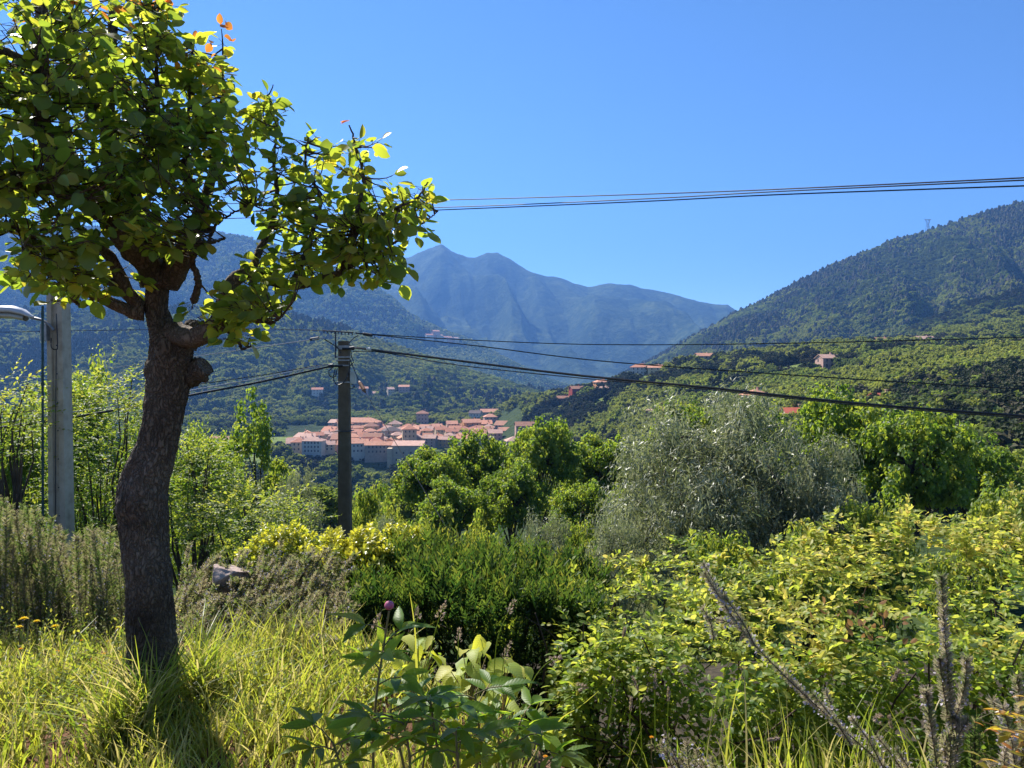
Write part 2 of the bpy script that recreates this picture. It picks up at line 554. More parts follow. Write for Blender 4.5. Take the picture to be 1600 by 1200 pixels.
# ------------------------------------------------------------------ terrain
NEAR = [(8, -1.6), (10, -2.6), (14, -4.6), (25, -7.0), (45, -10.5)]
COLS = {
    -900: [(100, -22), (250, -40), (450, -56), (1000, -58), (1500, -58)],
    0: [(100, -22), (250, -44), (450, -56), (1000, -60), (1500, -60)],
    300: [(100, -22), (250, -46), (430, -58), (1000, -62), (1500, -62)],
    420: [(100, -22), (250, -47), (400, -64), (480, -66), (540, -62), (1000, -64), (1500, -64)],
    500: [(100, -22), (250, -52), (400, -88), (500, -98), (548, -72), (566, -64), (1000, -64), (1500, -64)],
    600: [(100, -22), (250, -54), (400, -90), (510, -102), (552, -74), (568, -64), (1000, -64), (1500, -64)],
    690: [(100, -22), (250, -52), (400, -86), (510, -92), (560, -70), (578, -64), (1000, -64), (1500, -64)],
    760: [(100, -22), (250, -48), (400, -72), (520, -74), (600, -64), (900, -62), (1100, -64), (1500, -70)],
    820: [(100, -22), (250, -46), (430, -64), (600, -58), (800, -40), (950, -36), (1100, -60), (1500, -70)],
    870: [(100, -22), (250, -46), (430, -58), (600, -44), (780, -26), (950, -46), (1200, -70), (1500, -75)],
    930: [(100, -22), (250, -44), (380, -50), (550, -34), (680, -17), (850, -36), (1200, -70), (1500, -75)],
    1000: [(100, -22), (200, -38), (300, -40), (450, -26), (620, -7), (800, -24), (1200, -70), (1500, -75)],
    1100: [(100, -22), (180, -33), (280, -34), (420, -19), (640, 5), (850, -6), (1200, -60), (1500, -70)],
    1200: [(100, -21), (160, -28), (260, -25), (400, -12), (540, 2), (680, 12), (850, 4), (1200, -40), (1500, -60)],
    1300: [(90, -19), (150, -23), (250, -19), (400, -6), (540, 8), (700, 17), (900, 10), (1200, -20), (1500, -50)],
    1400: [(90, -18), (150, -19), (250, -13), (400, 2), (500, 9), (600, 15), (740, 20), (900, 24), (1200, 20), (1500, 0)],
    1500: [(80, -16), (140, -16), (250, -8), (400, 4), (500, 9), (600, 15), (740, 28), (860, 44), (1000, 44), (1500, 30)],
    1600: [(80, -15), (140, -13), (250, -4), (400, 6), (500, 11), (600, 18), (740, 36), (900, 64), (1050, 70), (1500, 60)],
    1900: [(80, -12), (140, -8), (250, 6), (450, 26), (700, 60), (1000, 105), (1500, 110)],
    2600: [(80, -8), (140, 0), (250, 20), (450, 50), (700, 90), (1000, 130), (1500, 130)],
}
_lg = np.linspace(math.log(8), math.log(1500), 160)
_pxs = np.array(sorted(COLS))
_ts = (_pxs - 800) / F
_tab = np.array([np.interp(np.exp(_lg), [a for a, b in NEAR + COLS[p]], [b for a, b in NEAR + COLS[p]]) for p in _pxs])
_k = np.exp(-np.linspace(-2, 2, 9) ** 2)
_k /= _k.sum()
_sm = np.array([np.convolve(np.pad(r, 4, mode='edge'), _k, mode='valid') for r in _tab])
_w = np.clip((_lg - math.log(12)) / .6, 0, 1)
_tab = _tab * (1 - _w) + _sm * _w


def H_far(x, y):
    x = np.asarray(x, float)
    y = np.maximum(np.asarray(y, float), 8.0)
    t = np.clip(x / y, _ts[0], _ts[-1])
    u = (np.log(np.minimum(y, 1500)) - _lg[0]) / (_lg[1] - _lg[0])
    ui = np.clip(u.astype(int), 0, len(_lg) - 2)
    uf = np.clip(u - ui, 0, 1)
    ti = np.clip(np.searchsorted(_ts, t) - 1, 0, len(_ts) - 2)
    tf = np.clip((t - _ts[ti]) / (_ts[ti + 1] - _ts[ti]), 0, 1)
    tf = tf * tf * (3 - 2 * tf)
    z = (_tab[ti, ui] * (1 - uf) + _tab[ti, ui + 1] * uf) * (1 - tf) + (_tab[ti + 1, ui] * (1 - uf) + _tab[ti + 1, ui + 1] * uf) * tf
    amp = np.clip((y - 60) / 300, 0, 1) * 1.2
    return z + amp * (np.sin(x * .031 + y * .017) + np.sin(x * .013 - y * .041))


def edge_y(x):
    return np.interp(x, [-6, -2.2, -1.2, -0.65, 0.0, 0.3, 4, 8], [4.5, 4.3, 4.3, 4.05, 3.3, 2.95, 2.9, 2.9])


def H_near(x, y):
    x = np.asarray(x, float)
    y = np.asarray(y, float)
    e = edge_y(x)
    s = np.clip((y - e) / .9, 0, 1)
    s = s * s * (3 - 2 * s)
    z = -1.05 * s
    s2 = np.clip((y - (e + .9)) / np.maximum(8.2 - e - .9, .5), 0, 1)
    z = z - .55 * s2
    z = z + .03 * np.sin(x * 3.1 + y * 1.7) * (1 - s) + .015 * np.sin(x * 7.3 - y * 5.1)
    return z


def G(x, y):
    return np.where(np.asarray(y) < 8.0, H_near(x, y), H_far(x, y))


def grid_faces(nu, nv):
    i, j = np.meshgrid(np.arange(nu - 1), np.arange(nv - 1), indexing='ij')
    a = i * nv + j
    return np.stack([a, a + nv, a + nv + 1, a + 1], -1).reshape(-1, 4)


# garden terrace
xs = np.concatenate([np.linspace(-60, -7, 12), np.linspace(-6.5, 6.5, 150), np.linspace(7, 60, 12)])
ys = np.concatenate([np.linspace(-40, 0.5, 14), np.linspace(.7, 8.25, 90)])
X, Y = np.meshgrid(xs, ys, indexing='ij')
V = np.stack([X, Y, H_near(X, Y)], -1).reshape(-1, 3)
me = make_mesh('ground', V, [grid_faces(len(xs), len(ys))], np.zeros(len(V)), M['soil'], True)
me.materials.append(M['litter'])
cyf = (Y[:-1, :-1] - edge_y(X[:-1, :-1])).ravel()
me.polygons.foreach_set('material_index', (cyf > .05).astype(np.int32))
tag(put('ground', me), 'reddish soil of the garden terrace under the grass', kind='structure')

# gravel path below the terrace
xs = np.linspace(-2, 12, 60)
off = np.linspace(1.05, 2.3, 8)
X, O_ = np.meshgrid(xs, off, indexing='ij')
Y = edge_y(X) + O_
V = np.stack([X, Y, H_near(X, Y) + .02], -1).reshape(-1, 3)
tag(put('path', make_mesh('path', V, [grid_faces(60, 8)], None, M['gravel'], True)), 'pale gravel path below the garden hedges', kind='structure')

# valley sheet
tt = np.linspace(-1.35, 1.25, 280)
dd = np.exp(np.linspace(math.log(8.05), math.log(1500), 200))
T_, D_ = np.meshgrid(tt, dd, indexing='ij')
X = T_ * D_
Zv = H_far(X, D_)


def meadow_mask(x, y):
    """grass clearings of the valley: ellipses in ground coordinates (x, y, rx, ry)"""
    m = np.zeros_like(x)
    for cx, cy, rx, ry in MEADOWS:
        q = ((x - cx) / rx) ** 2 + ((y - cy) / ry) ** 2
        m = np.maximum(m, np.clip(2.2 - 2 * q, 0, 1))
    return m


def PX(px, d):
    return (px - 800) / F * d


MEADOWS = [(PX(1500, 520), 520, 70, 42), (PX(1590, 480), 470, 40, 30), (PX(345, 430), 430, 26, 48), (PX(350, 520), 520, 60, 40),
           (PX(960, 590), 590, 18, 16), (PX(1025, 590), 590, 18, 14), (PX(1240, 470), 470, 22, 26), (PX(1190, 340), 340, 14, 18),
           (PX(1260, 600), 560, 20, 18), (PX(480, 640), 660, 130, 50), (PX(625, 690), 690, 85, 110), (PX(1020, 300), 300, 18, 12),
           (PX(1100, 520), 520, 14, 14), (PX(1390, 610), 600, 30, 14)]
mv = meadow_mask(X, D_)
V = np.stack([X, D_, Zv], -1).reshape(-1, 3)
me = make_mesh('valley', V, [grid_faces(len(tt), len(dd))], mv.ravel(), M['valley'], True)
tag(put('valley', me), 'wooded valley sides and floor round the town', kind='structure')


def fbm(x, y, seed, octv=5, ridged=False):
    out = np.zeros_like(x)
    a, f = 1.0, 1.0
    r = np.random.default_rng(seed)
    tot = 0
    for _ in range(octv):
        gx = r.random((64, 64))
        ox, oy = r.random(2) * 64
        u = x * f + ox
        v = y * f + oy
        iu = np.floor(u).astype(int)
        iv = np.floor(v).astype(int)
        fu = u - iu
        fv = v - iv
        fu = fu * fu * (3 - 2 * fu)
        fv = fv * fv * (3 - 2 * fv)
        g = lambda p, q: gx[p % 64, q % 64]
        n = (g(iu, iv) * (1 - fu) + g(iu + 1, iv) * fu) * (1 - fv) + (g(iu, iv + 1) * (1 - fu) + g(iu + 1, iv + 1) * fu) * fv
        n = 1 - abs(2 * n - 1) if ridged else n
        out += a * n
        tot += a
        a *= .5
        f *= 2.03
    return out / tot


def mountain(name, label, ridge, foot, mat, nu, nv, spur_amp, spur_f, seed, prof=1.0, tree_h=8.0, skew=.0, fine=.02, waves=()):
    """ridge, foot: lists of (photo column, photo row, distance); a sloping body with spurs and a back side"""
    r = np.array(ridge, float)
    f = np.array(foot, float)
    px = np.linspace(r[0, 0], r[-1, 0], nu)
    t = (px - 800) / F
    rp = np.array([P(p, q, d) for p, q, d in zip(px, np.interp(px, r[:, 0], r[:, 1]), np.interp(px, r[:, 0], r[:, 2]))])
    fp = np.array([P(p, q, d) for p, q, d in zip(px, np.interp(px, f[:, 0], f[:, 1]), np.interp(px, f[:, 0], f[:, 2]))])
    v = np.linspace(0, 1.35, nv)
    Vv = np.minimum(v, 1)[None]
    D = fp[:, 1:2] + (rp[:, 1:2] - fp[:, 1:2]) * v[None]
    zr = rp[:, 2:3] - tree_h
    zf = fp[:, 2:3] - 4
    Xc = t[:, None] * D
    sk = Xc + skew * D
    scale = spur_f / (rp[:, 1].mean())
    wx = (fbm(Xc * scale * 1.3, D * scale * 1.3, seed + 5, 3) - .5) * .8
    sp = fbm(sk * scale + wx, D * scale * .35 + 3, seed, 5, True) - .62
    env = np.sin(np.pi * Vv ** .8) ** .8
    Z = zf + (zr - zf) * Vv ** prof
    hgt = np.maximum(zr - zf, 20)
    Z = Z + env * hgt * spur_amp * sp * 2
    wob = fbm(px[:, None] / 160 + 0 * D, Vv * 1.6 + 0 * D, seed + 21, 3) - .5
    for step, amp, lean in waves:                              # spurs running down from the crest
        ph = px[:, None] / step + lean * Vv + 1.3 * wob + seed * .37
        tri = 1 - 4 * abs(ph - np.floor(ph) - .5)
        Z = Z + np.sin(np.pi * Vv ** .85) ** .9 * hgt * amp * tri * (.6 + .8 * fbm(ph * .5, Vv * 2 + 0 * D, seed + 33, 2))
    Z = Z + hgt * fine * (fbm(Xc * scale * 7, D * scale * 7, seed + 9, 4) - .5) * np.clip(Vv * 4, 0, 1)
    back = np.clip(v - 1, 0, 1)[None]
    Z = Z - back * hgt * 1.6
    V = np.stack([Xc, D + 0 * Z, Z], -1)
    me = make_mesh(name, V.reshape(-1, 3), [grid_faces(nu, nv)], np.zeros(nu * nv), mat, True)
    ob = tag(put(name, me), label, kind='structure')
    return V, v


FAR, v_far = mountain('far_mountain', 'blue hazy mountain with two summits closing the valley',
    [(380, 450, 5600), (480, 432, 5500), (560, 418, 5400), (620, 404, 5300), (660, 393, 5200), (690, 383, 5200), (706, 391, 5200), (722, 397, 5200), (742, 401, 5200),
     (762, 396, 5150), (778, 395, 5150), (800, 407, 5100), (826, 423, 5100), (850, 429, 5100), (870, 431, 5150), (895, 440, 5200), (918, 448, 5200), (935, 444, 5250),
     (955, 441, 5300), (985, 443, 5300), (1005, 449, 5300), (1030, 454, 5300), (1060, 461, 5300), (1090, 469, 5300), (1118, 473, 5300), (1136, 473, 5300), (1150, 482, 5300),
     (1180, 505, 5400), (1260, 540, 5600)],
    [(380, 600, 3300), (700, 606, 3200), (900, 604, 3100), (1260, 600, 3000)], M['mountain'], 420, 170, .26, 5.5, 3, 1.15, 6, .35, .055, ((185, .14, 1.9), (74, .065, 1.2)))
MID, v_mid = mountain('blue_ridge', 'blue wooded ridge falling from behind the pear tree towards the valley',
    [(-420, 300, 3200), (-150, 330, 3100), (0, 345, 3000), (150, 352, 3000), (260, 358, 3000), (340, 359, 3000), (390, 369, 3000), (440, 383, 2950), (500, 404, 2900), (560, 432, 2900),
     (610, 462, 2850), (640, 490, 2800), (690, 514, 2800), (740, 532, 2800), (800, 565, 2750), (860, 594, 2700), (900, 606, 2700)],
    [(-420, 600, 1700), (400, 608, 1900), (700, 612, 2100), (900, 614, 2200)], M['mountain'], 260, 110, .16, 5.0, 17, 1.1, 6, -.3, .03, ((190, .10, -1.2), (80, .045, -.7)))
LEFT, v_left = mountain('wooded_hillside', 'green wooded hillside rising behind the town',
    [(-420, 455, 1500), (-100, 468, 1450), (0, 478, 1450), (120, 486, 1450), (240, 478, 1480), (340, 476, 1500), (420, 484, 1500), (470, 492, 1500), (520, 503, 1480), (570, 520, 1460), (620, 538, 1450),
     (680, 558, 1450), (740, 577, 1450), (790, 593, 1450), (830, 604, 1450), (870, 618, 1480)],
    [(-420, 640, 960), (300, 642, 1000), (460, 652, 1010), (700, 648, 1020), (800, 640, 1080), (870, 628, 1300)], M['hill'], 240, 110, .10, 7.0, 29, .82, 8, -.2, .02, ((170, .09, -.7), (70, .04, -.3)))
RIGHT, v_right = mountain('right_mountain', 'steep wooded mountainside rising to the upper right',
    [(960, 590, 2300), (1020, 560, 2250), (1080, 526, 2200), (1148, 488, 2150), (1200, 463, 2100), (1250, 437, 2100), (1300, 412, 2050), (1350, 391, 2050), (1400, 371, 2000), (1445, 359, 2000), (1500, 341, 1950),
     (1545, 326, 1950), (1588, 314, 1950), (1620, 317, 1950), (1680, 300, 1950), (1800, 270, 1900), (2100, 240, 1900)],
    [(960, 600, 1300), (1200, 600, 1150), (1500, 600, 1050), (2100, 600, 1000)], M['hill'], 240, 110, .10, 6.5, 41, .95, 7, .5, .02, ((180, .065, 1.4), (75, .03, .8)))
SPUR, v_spur = mountain('brown_ridge', 'low wooded spur in front of the right mountainside',
    [(1330, 545, 1150), (1400, 520, 1130), (1450, 492, 1120), (1500, 470, 1110), (1550, 457, 1100), (1600, 443, 1100), (1700, 425, 1100), (1900, 390, 1100)],
    [(1330, 560, 950), (1600, 560, 950), (1900, 560, 950)], M['hill'], 90, 50, .08, 7.0, 57, .9, 7, .3)

# ------------------------------------------------------------------ crown shapes for the woods
def blob_mesh(name, mat, sub, amp, freq, sz, squash=.85, cone=0.0, seed=0):
    bm = bmesh.new()
    bmesh.ops.create_icosphere(bm, subdivisions=sub, radius=1)
    vals = []
    off = Vector((seed * 7.3, seed * 3.1, seed * 1.7))
    for v in bm.verts:
        n = mnoise.fractal(v.co * freq + off, 0.9, 2.1, 4)
        k = 1 + amp * n
        z = v.co.z
        c = v.co * k
        if cone:
            h = (z + 1) / 2
            w = (1 - cone * h) * .75
            c = Vector((c.x * w, c.y * w, c.z * 1.35))
        v.co = Vector((c.x * sz, c.y * sz, (c.z * squash + .55) * sz))
        vals.append(min(1, max(0, .5 + .9 * n)))
    Vv = np.array([v.co[:] for v in bm.verts])
    Fc = np.array([[v.index for v in f.verts] for f in bm.faces])
    bm.free()
    return make_mesh(name, Vv, [Fc], np.array(vals), mat, False)


def clump_points(nbig, nsmall, R, squash, spread_b=.28, spread_s=.1, low=-.35):
    """centres of leaf clumps spread through an uneven crown of radius R"""
    c = rdir(nbig)
    c[:, 2] = np.abs(c[:, 2]) * 1.25 + low
    rad = R * (.45 + .5 * rng.random(nbig) ** .7)
    B = c * rad[:, None]
    B[:, 2] *= squash
    Sm = np.repeat(B, nsmall, 0) + rdir(nbig * nsmall) * (R * spread_b * (.45 + .6 * rng.random(nbig * nsmall)))[:, None] * np.array([1, 1, .75])
    return B, Sm


def leafy(mb, centres, nper, spread, size, tmpl, up=.5, vlo=0, vhi=1, core=None):
    n = len(centres) * nper
    C = np.repeat(centres, nper, 0)
    d = rdir(n)
    O = C + d * (spread * rng.random(n) ** .5)[:, None] * np.array([1, 1, .8])
    N = nrm(d + np.array([0, 0, up]) + .5 * rdir(n))
    U = nrm(np.cross(N, rdir(n)))
    clv = np.repeat(rng.random(len(centres)), nper)
    val = vlo + (vhi - vlo) * np.clip(.55 * clv + .45 * rng.random(n), 0, 1)
    mb.leaves(tmpl, O - U * size * .5, U, N, size * (.7 + .6 * rng.random(n)), val)


def proto_leafy(name, mat, R, squash, nbig, nsmall, nper, size, tmpl=L_KITE):
    mb = MB()
    B, Sm = clump_points(nbig, nsmall, R, squash)
    leafy(mb, Sm, nper, R * .13, size, tmpl)
    V, fs, A = mb.arrays()
    zmin = np.percentile(V[:, 2], 2)
    V = V - np.array([0, 0, zmin])
    return make_mesh(name, V, fs, A, mat)


def unlinked(name, me):
    return bpy.data.objects.new(name, me)


PB = [unlinked('crown_shape', blob_mesh('crown_shape', M['wood_far'], 3, .55, 1.7, 5.0, .9, 0, s)) for s in range(4)]
PC = [unlinked('conifer_shape', blob_mesh('conifer_shape', M['pine'], 3, .4, 2.2, 4.4, .9, .45, s + 9)) for s in range(2)]
PL = [unlinked('leafy_crown_shape', proto_leafy('leafy_crown_shape', M['forest'], 4.6, .8, 26, 10, 14, .62)) for s in range(4)]
PP = [unlinked('pine_crown_shape', proto_leafy('pine_crown_shape', M['pine'], 3.9, 1.15, 24, 10, 14, .5)) for s in range(2)]


def recolour(protos, mat, name):
    out = []
    for p in protos:
        me_ = p.data.copy()
        me_.materials.clear()
        me_.materials.append(mat)
        out.append(unlinked(name, me_))
    return out


PLL = recolour(PL[:2], M['forest_sunlit'], 'sunlit_crown_shape')
PLD = recolour(PL[2:], M['forest_dark'], 'dark_crown_shape')
PBL = recolour(PB[:2], M['forest_sunlit'], 'sunlit_round_shape')
PBD = recolour(PB[2:], M['forest_dark'], 'dark_round_shape')


def forest(name, label, pts, scl, protos, sel=None):
    """one wood: points carrying a size, each point showing one crown"""
    me = make_mesh(name, pts, [])
    a = me.attributes.new('scl', 'FLOAT', 'POINT')
    a.data.foreach_set('value', np.ascontiguousarray(scl, np.float32))
    a = me.attributes.new('rot', 'FLOAT', 'POINT')
    a.data.foreach_set('value', np.ascontiguousarray(rng.random(len(pts)) * 6.283, np.float32))
    a = me.attributes.new('pick', 'INT', 'POINT')
    a.data.foreach_set('value', np.ascontiguousarray(sel if sel is not None else rng.integers(0, len(protos), len(pts)), np.int32))
    ob = put(name, me)
    ng = bpy.data.node_groups.new(name, 'GeometryNodeTree')
    ng.interface.new_socket('Geometry', in_out='INPUT', socket_type='NodeSocketGeometry')
    ng.interface.new_socket('Geometry', in_out='OUTPUT', socket_type='NodeSocketGeometry')
    N = ng.nodes
    L = ng.links
    gi, go = N.new('NodeGroupInput'), N.new('NodeGroupOutput')
    iop = N.new('GeometryNodeInstanceOnPoints')
    L.new(gi.outputs[0], iop.inputs['Points'])
    gi2 = N.new('GeometryNodeGeometryToInstance')
    for p in reversed(protos):      # the first link ends up as index 0
        oi = N.new('GeometryNodeObjectInfo')
        oi.inputs['Object'].default_value = p
        oi.inputs['As Instance'].default_value = False
        L.new(oi.outputs['Geometry'], gi2.inputs[0])
    L.new(gi2.outputs[0], iop.inputs['Instance'])
    iop.inputs['Pick Instance'].default_value = True

    def attr(nm, ty):
        na = N.new('GeometryNodeInputNamedAttribute')
        na.data_type = ty
        na.inputs['Name'].default_value = nm
        return na.outputs['Attribute']
    L.new(attr('pick', 'INT'), iop.inputs['Instance Index'])
    cx = N.new('ShaderNodeCombineXYZ')
    L.new(attr('rot', 'FLOAT'), cx.inputs[2])
    L.new(cx.outputs[0], iop.inputs['Rotation'])
    L.new(attr('scl', 'FLOAT'), iop.inputs['Scale'])
    L.new(iop.outputs[0], go.inputs[0])
    md = ob.modifiers.new('wood', 'NODES')
    md.node_group = ng
    return tag(ob, label, kind='stuff')


def sample_grid(Vg, vv, n, vmax=1.03, weight=None):
    """random points on a mountain sheet, about even per photo area"""
    nu, nv = Vg.shape[:2]
    u = rng.random(n) * (nu - 1.001)
    lim = np.searchsorted(vv, vmax)
    w = rng.random(n) * (lim - 1.001)
    i, j = u.astype(int), w.astype(int)
    a, b = (u - i)[:, None], (w - j)[:, None]
    return (Vg[i, j] * (1 - a) + Vg[i + 1, j] * a) * (1 - b) + (Vg[i, j + 1] * (1 - a) + Vg[i + 1, j + 1] * a) * b


def crown_mix(pts, freq, seed, thr, nb, nc):
    """patches of conifers and dark trees, sunlit patches coloured in with light crowns: index order plain (nb), conifer (nc), light (2), dark (2)"""
    f = fbm(pts[:, 0] * freq, pts[:, 1] * freq, seed, 4)
    f2 = fbm(pts[:, 0] * freq * .8, pts[:, 1] * freq * .8, seed + 50, 4) + .07 * rng.normal(size=len(pts))
    con = (f + .12 * rng.normal(size=len(pts))) > thr
    s = rng.integers(0, nb, len(pts))
    k = f2 > .52
    s[k] = nb + nc + rng.integers(0, 2, k.sum())
    k = f2 < .42
    s[k] = nb + nc + 2 + rng.integers(0, 2, k.sum())
    s[con] = nb + rng.integers(0, nc, con.sum())
    return s


# houses on the wooded left hillside leave small gaps: (x, y, radius)
CLEAR = []


def keep(pts):
    k = np.ones(len(pts), bool)
    for cx, cy, r in CLEAR:
        k &= (pts[:, 0] - cx) ** 2 + (pts[:, 1] - cy) ** 2 > r * r
    return k


def surf(Vg, px, frac):
    """point of a mountain sheet at a photo column, frac of the way up"""
    t = (px - 800) / F
    tcol = Vg[:, 0, 0] / Vg[:, 0, 1]
    i = int(np.clip(np.searchsorted(tcol, t), 0, len(tcol) - 1))
    j = int(frac * (Vg.shape[1] - 1) / 1.35)
    return Vg[i, j]


def surf_at_py(Vg, px, py):
    t = (px - 800) / F
    tcol = Vg[:, 0, 0] / Vg[:, 0, 1]
    i = int(np.clip(np.searchsorted(tcol, t), 0, len(tcol) - 1))
    c, s = math.cos(PITCH), math.sin(PITCH)
    z = Vg[i, :, 2] - EYE
    y = Vg[i, :, 1]
    pyv = 600 - F * (s * y + c * z) / (c * y - s * z)
    n = int(Vg.shape[1] / 1.35)
    return Vg[i, int(np.argmin(abs(pyv[:n] - py)))]


HILL_HOUSES = []
for px, py in [(630, 612), (586, 619), (497, 613), (563, 612), (610, 616)]:
    p = surf_at_py(LEFT, px, py)
    HILL_HOUSES.append(p)
    CLEAR.append((p[0], p[1] - 12, 22 if px == 630 else 11))
for px, py in [(668, 529), (676, 527), (684, 530), (692, 532), (700, 533), (708, 534)]:
    p = surf_at_py(MID, px, py)
    HILL_HOUSES.append(p)
    CLEAR.append((p[0], p[1] - 20, 45))

p = sample_grid(MID, v_mid, 34000)
p = p[keep(p)]
forest('blue_ridge_wood', 'woods covering the blue ridge behind the hillside', p, .9 + .7 * rng.random(len(p)), PB + PC + PBL + PBD, crown_mix(p, .003, 6, .6, 4, 2))
p = sample_grid(LEFT, v_left, 17000)
p = p[keep(p)]
forest('hillside_wood', 'dense green woods on the hillside behind the town', p, .9 + 1.1 * rng.random(len(p)) ** 1.5, PL + PC + PLL + PLD, crown_mix(p, .006, 7, .62, 4, 2))
p = sample_grid(RIGHT, v_right, 36000)
forest('right_mountain_wood', 'dark and light green woods on the right mountainside', p, .95 + .9 * rng.random(len(p)) ** 1.5, PL + PC + PLL + PLD, crown_mix(p, .005, 8, .60, 4, 2))
p = sample_grid(SPUR, v_spur, 3500)
forest('brown_ridge_wood', 'brownish pine woods on the low spur', p, .75 + .5 * rng.random(len(p)), PL + PP + PLL + PLD, crown_mix(p, .006, 9, .47, 4, 2))

# ------------------------------------------------------------------ houses
WALLS = {'cream': (.56, .44, .30), 'white': (.58, .54, .47), 'pink': (.56, .35, .27), 'ochre': (.58, .37, .17), 'grey': (.38, .31, .25),
         'brown': (.34, .20, .13), 'red': (.36, .07, .05), 'orange': (.62, .30, .12)}
ROOFS = {'terracotta': (.46, .21, .13), 'pale pink': (.48, .30, .23), 'rust': (.33, .17, .11), 'salmon': (.54, .27, .17), 'red': (.45, .12, .075), 'dark': (.14, .11, .10)}
for k, c in WALLS.items():
    M['wall_' + k] = noise_mat('plaster_' + k, [(.3, tuple(x * .8 for x in c)), (.7, tuple(min(1, x * 1.08) for x in c))], .6, 6, .9, spec=.1)
for k, c in ROOFS.items():
    M['roof_' + k] = noise_mat('roof_tiles_' + k.replace(' ', '_'), [(.25, tuple(x * .72 for x in c)), (.5, c), (.75, tuple(min(1, x * 1.18) for x in c))], .5, 8, .9, .5, 3, .1, bdist=.15)
M['window'] = noise_mat('window_dark', [(.3, (.03, .03, .035)), (.7, (.09, .085, .08))], 1, 2, .25, spec=.5)
M['shutter'] = noise_mat('shutter', [(.3, (.10, .13, .10)), (.7, (.2, .15, .1))], 1, 2, .7)

_w = MB().box(-.55, .55, -.06, .06, 0, 1.5)
WIN = _w.mesh('window', M['window'])
_s = MB().box(-1.0, -.58, -.09, .02, 0, 1.5).box(.58, 1.0, -.09, .02, 0, 1.5)
SHUT = _s.mesh('shutter', M['shutter'])


def house(name, label, x, y, z, w, dp, h, rot, wall, roof, kind='gable', group=None, chimney=True, storeys=2, wins=3, foot=6.0, pitch=.5, shutters=False):
    r = thing(name, label, 'house', (x, y, z), group)
    r.rotation_euler[2] = rot
    put('wall', MB().box(-w / 2, w / 2, -dp / 2, dp / 2, -foot, h).mesh('wall', M['wall_' + wall]), r)
    o = .55
    a, b = w / 2 + o, dp / 2 + o
    mb = MB()
    th = .28
    if kind == 'hip':
        rh = pitch * b
        k = max(a - b, .4)
        top = np.array([(-a, -b, h), (a, -b, h), (a, b, h), (-a, b, h), (-k, 0, h + rh), (k, 0, h + rh)], float)
        low = top[:4] - np.array([0, 0, th])
        V = np.concatenate([top, low])
        mb.add(V, [[0, 1, 5, 4], [2, 3, 4, 5], [1, 0, 6, 7], [2, 1, 7, 8], [3, 2, 8, 9], [0, 3, 9, 6], [6, 9, 8, 7]])
        mb.add(V, [[1, 2, 5], [3, 0, 4]])
    elif kind == 'shed':
        rh = pitch * 2 * b * .6
        V = np.array([(-a, -b, h), (a, -b, h), (a, b, h + rh), (-a, b, h + rh)], float)
        V = np.concatenate([V, V - np.array([0, 0, th])])
        mb.add(V, [[0, 1, 2, 3], [7, 6, 5, 4], [1, 0, 4, 5], [2, 1, 5, 6], [3, 2, 6, 7], [0, 3, 7, 4]])
        mb.add(np.array([(-w / 2, -dp / 2, h - .05), (-w / 2, dp / 2, h - .05), (-w / 2, dp / 2, h + rh - .3)]), [[0, 1, 2]])
        mb.add(np.array([(w / 2, -dp / 2, h - .05), (w / 2, dp / 2, h - .05), (w / 2, dp / 2, h + rh - .3)]), [[0, 2, 1]])
        mb.add(np.array([(-w / 2, dp / 2, h - .05), (w / 2, dp / 2, h - .05), (w / 2, dp / 2, h + rh - .3), (-w / 2, dp / 2, h + rh - .3)]), [[0, 1, 2, 3]])
    else:
        rh = pitch * b
        V = np.array([(-a, -b, h), (a, -b, h), (a, 0, h + rh), (-a, 0, h + rh), (-a, b, h), (a, b, h)], float)
        V = np.concatenate([V, V - np.array([0, 0, th])])
        mb.add(V, [[0, 1, 2, 3], [3, 2, 5, 4], [7, 6, 9, 8], [8, 9, 10, 11], [1, 0, 6, 7], [4, 5, 11, 10], [2, 1, 7, 8], [5, 2, 8, 11], [0, 3, 9, 6], [3, 4, 10, 9]])
    ro = put('roof', mb.mesh('roof', M['roof_' + roof]), r)
    if kind == 'gable':
        for s in (-1, 1):
            gm = MB()
            gm.add(np.array([(s * w / 2, -dp / 2, h - .3), (s * w / 2, dp / 2, h - .3), (s * w / 2, 0, h + pitch * dp / 2 - .05)]), [[0, 1, 2]])
            put('gable', gm.mesh('gable', M['wall_' + wall]), r)
    if chimney:
        cx, cy = w * .22, dp * .12
        put('chimney', MB().box(cx - .4, cx + .4, cy - .4, cy + .4, h, h + pitch * b + .9).box(cx - .5, cx + .5, cy - .5, cy + .5, h + pitch * b + .95, h + pitch * b + 1.1).mesh('chimney', M['wall_' + wall]), ro)
    fl = h / storeys
    for s in range(storeys):
        for i in range(wins):
            o = put('window', WIN, r, ((i + .5) / wins * w * .84 - w * .42, -dp / 2, s * fl + fl * .32))
            if shutters:
                put('shutter', SHUT, o)
    for s in range(storeys):        # the sunny left side
        o = put('window', WIN, r, (-w / 2, dp * .12, s * fl + fl * .32))
        o.rotation_euler[2] = math.pi / 2
    return r


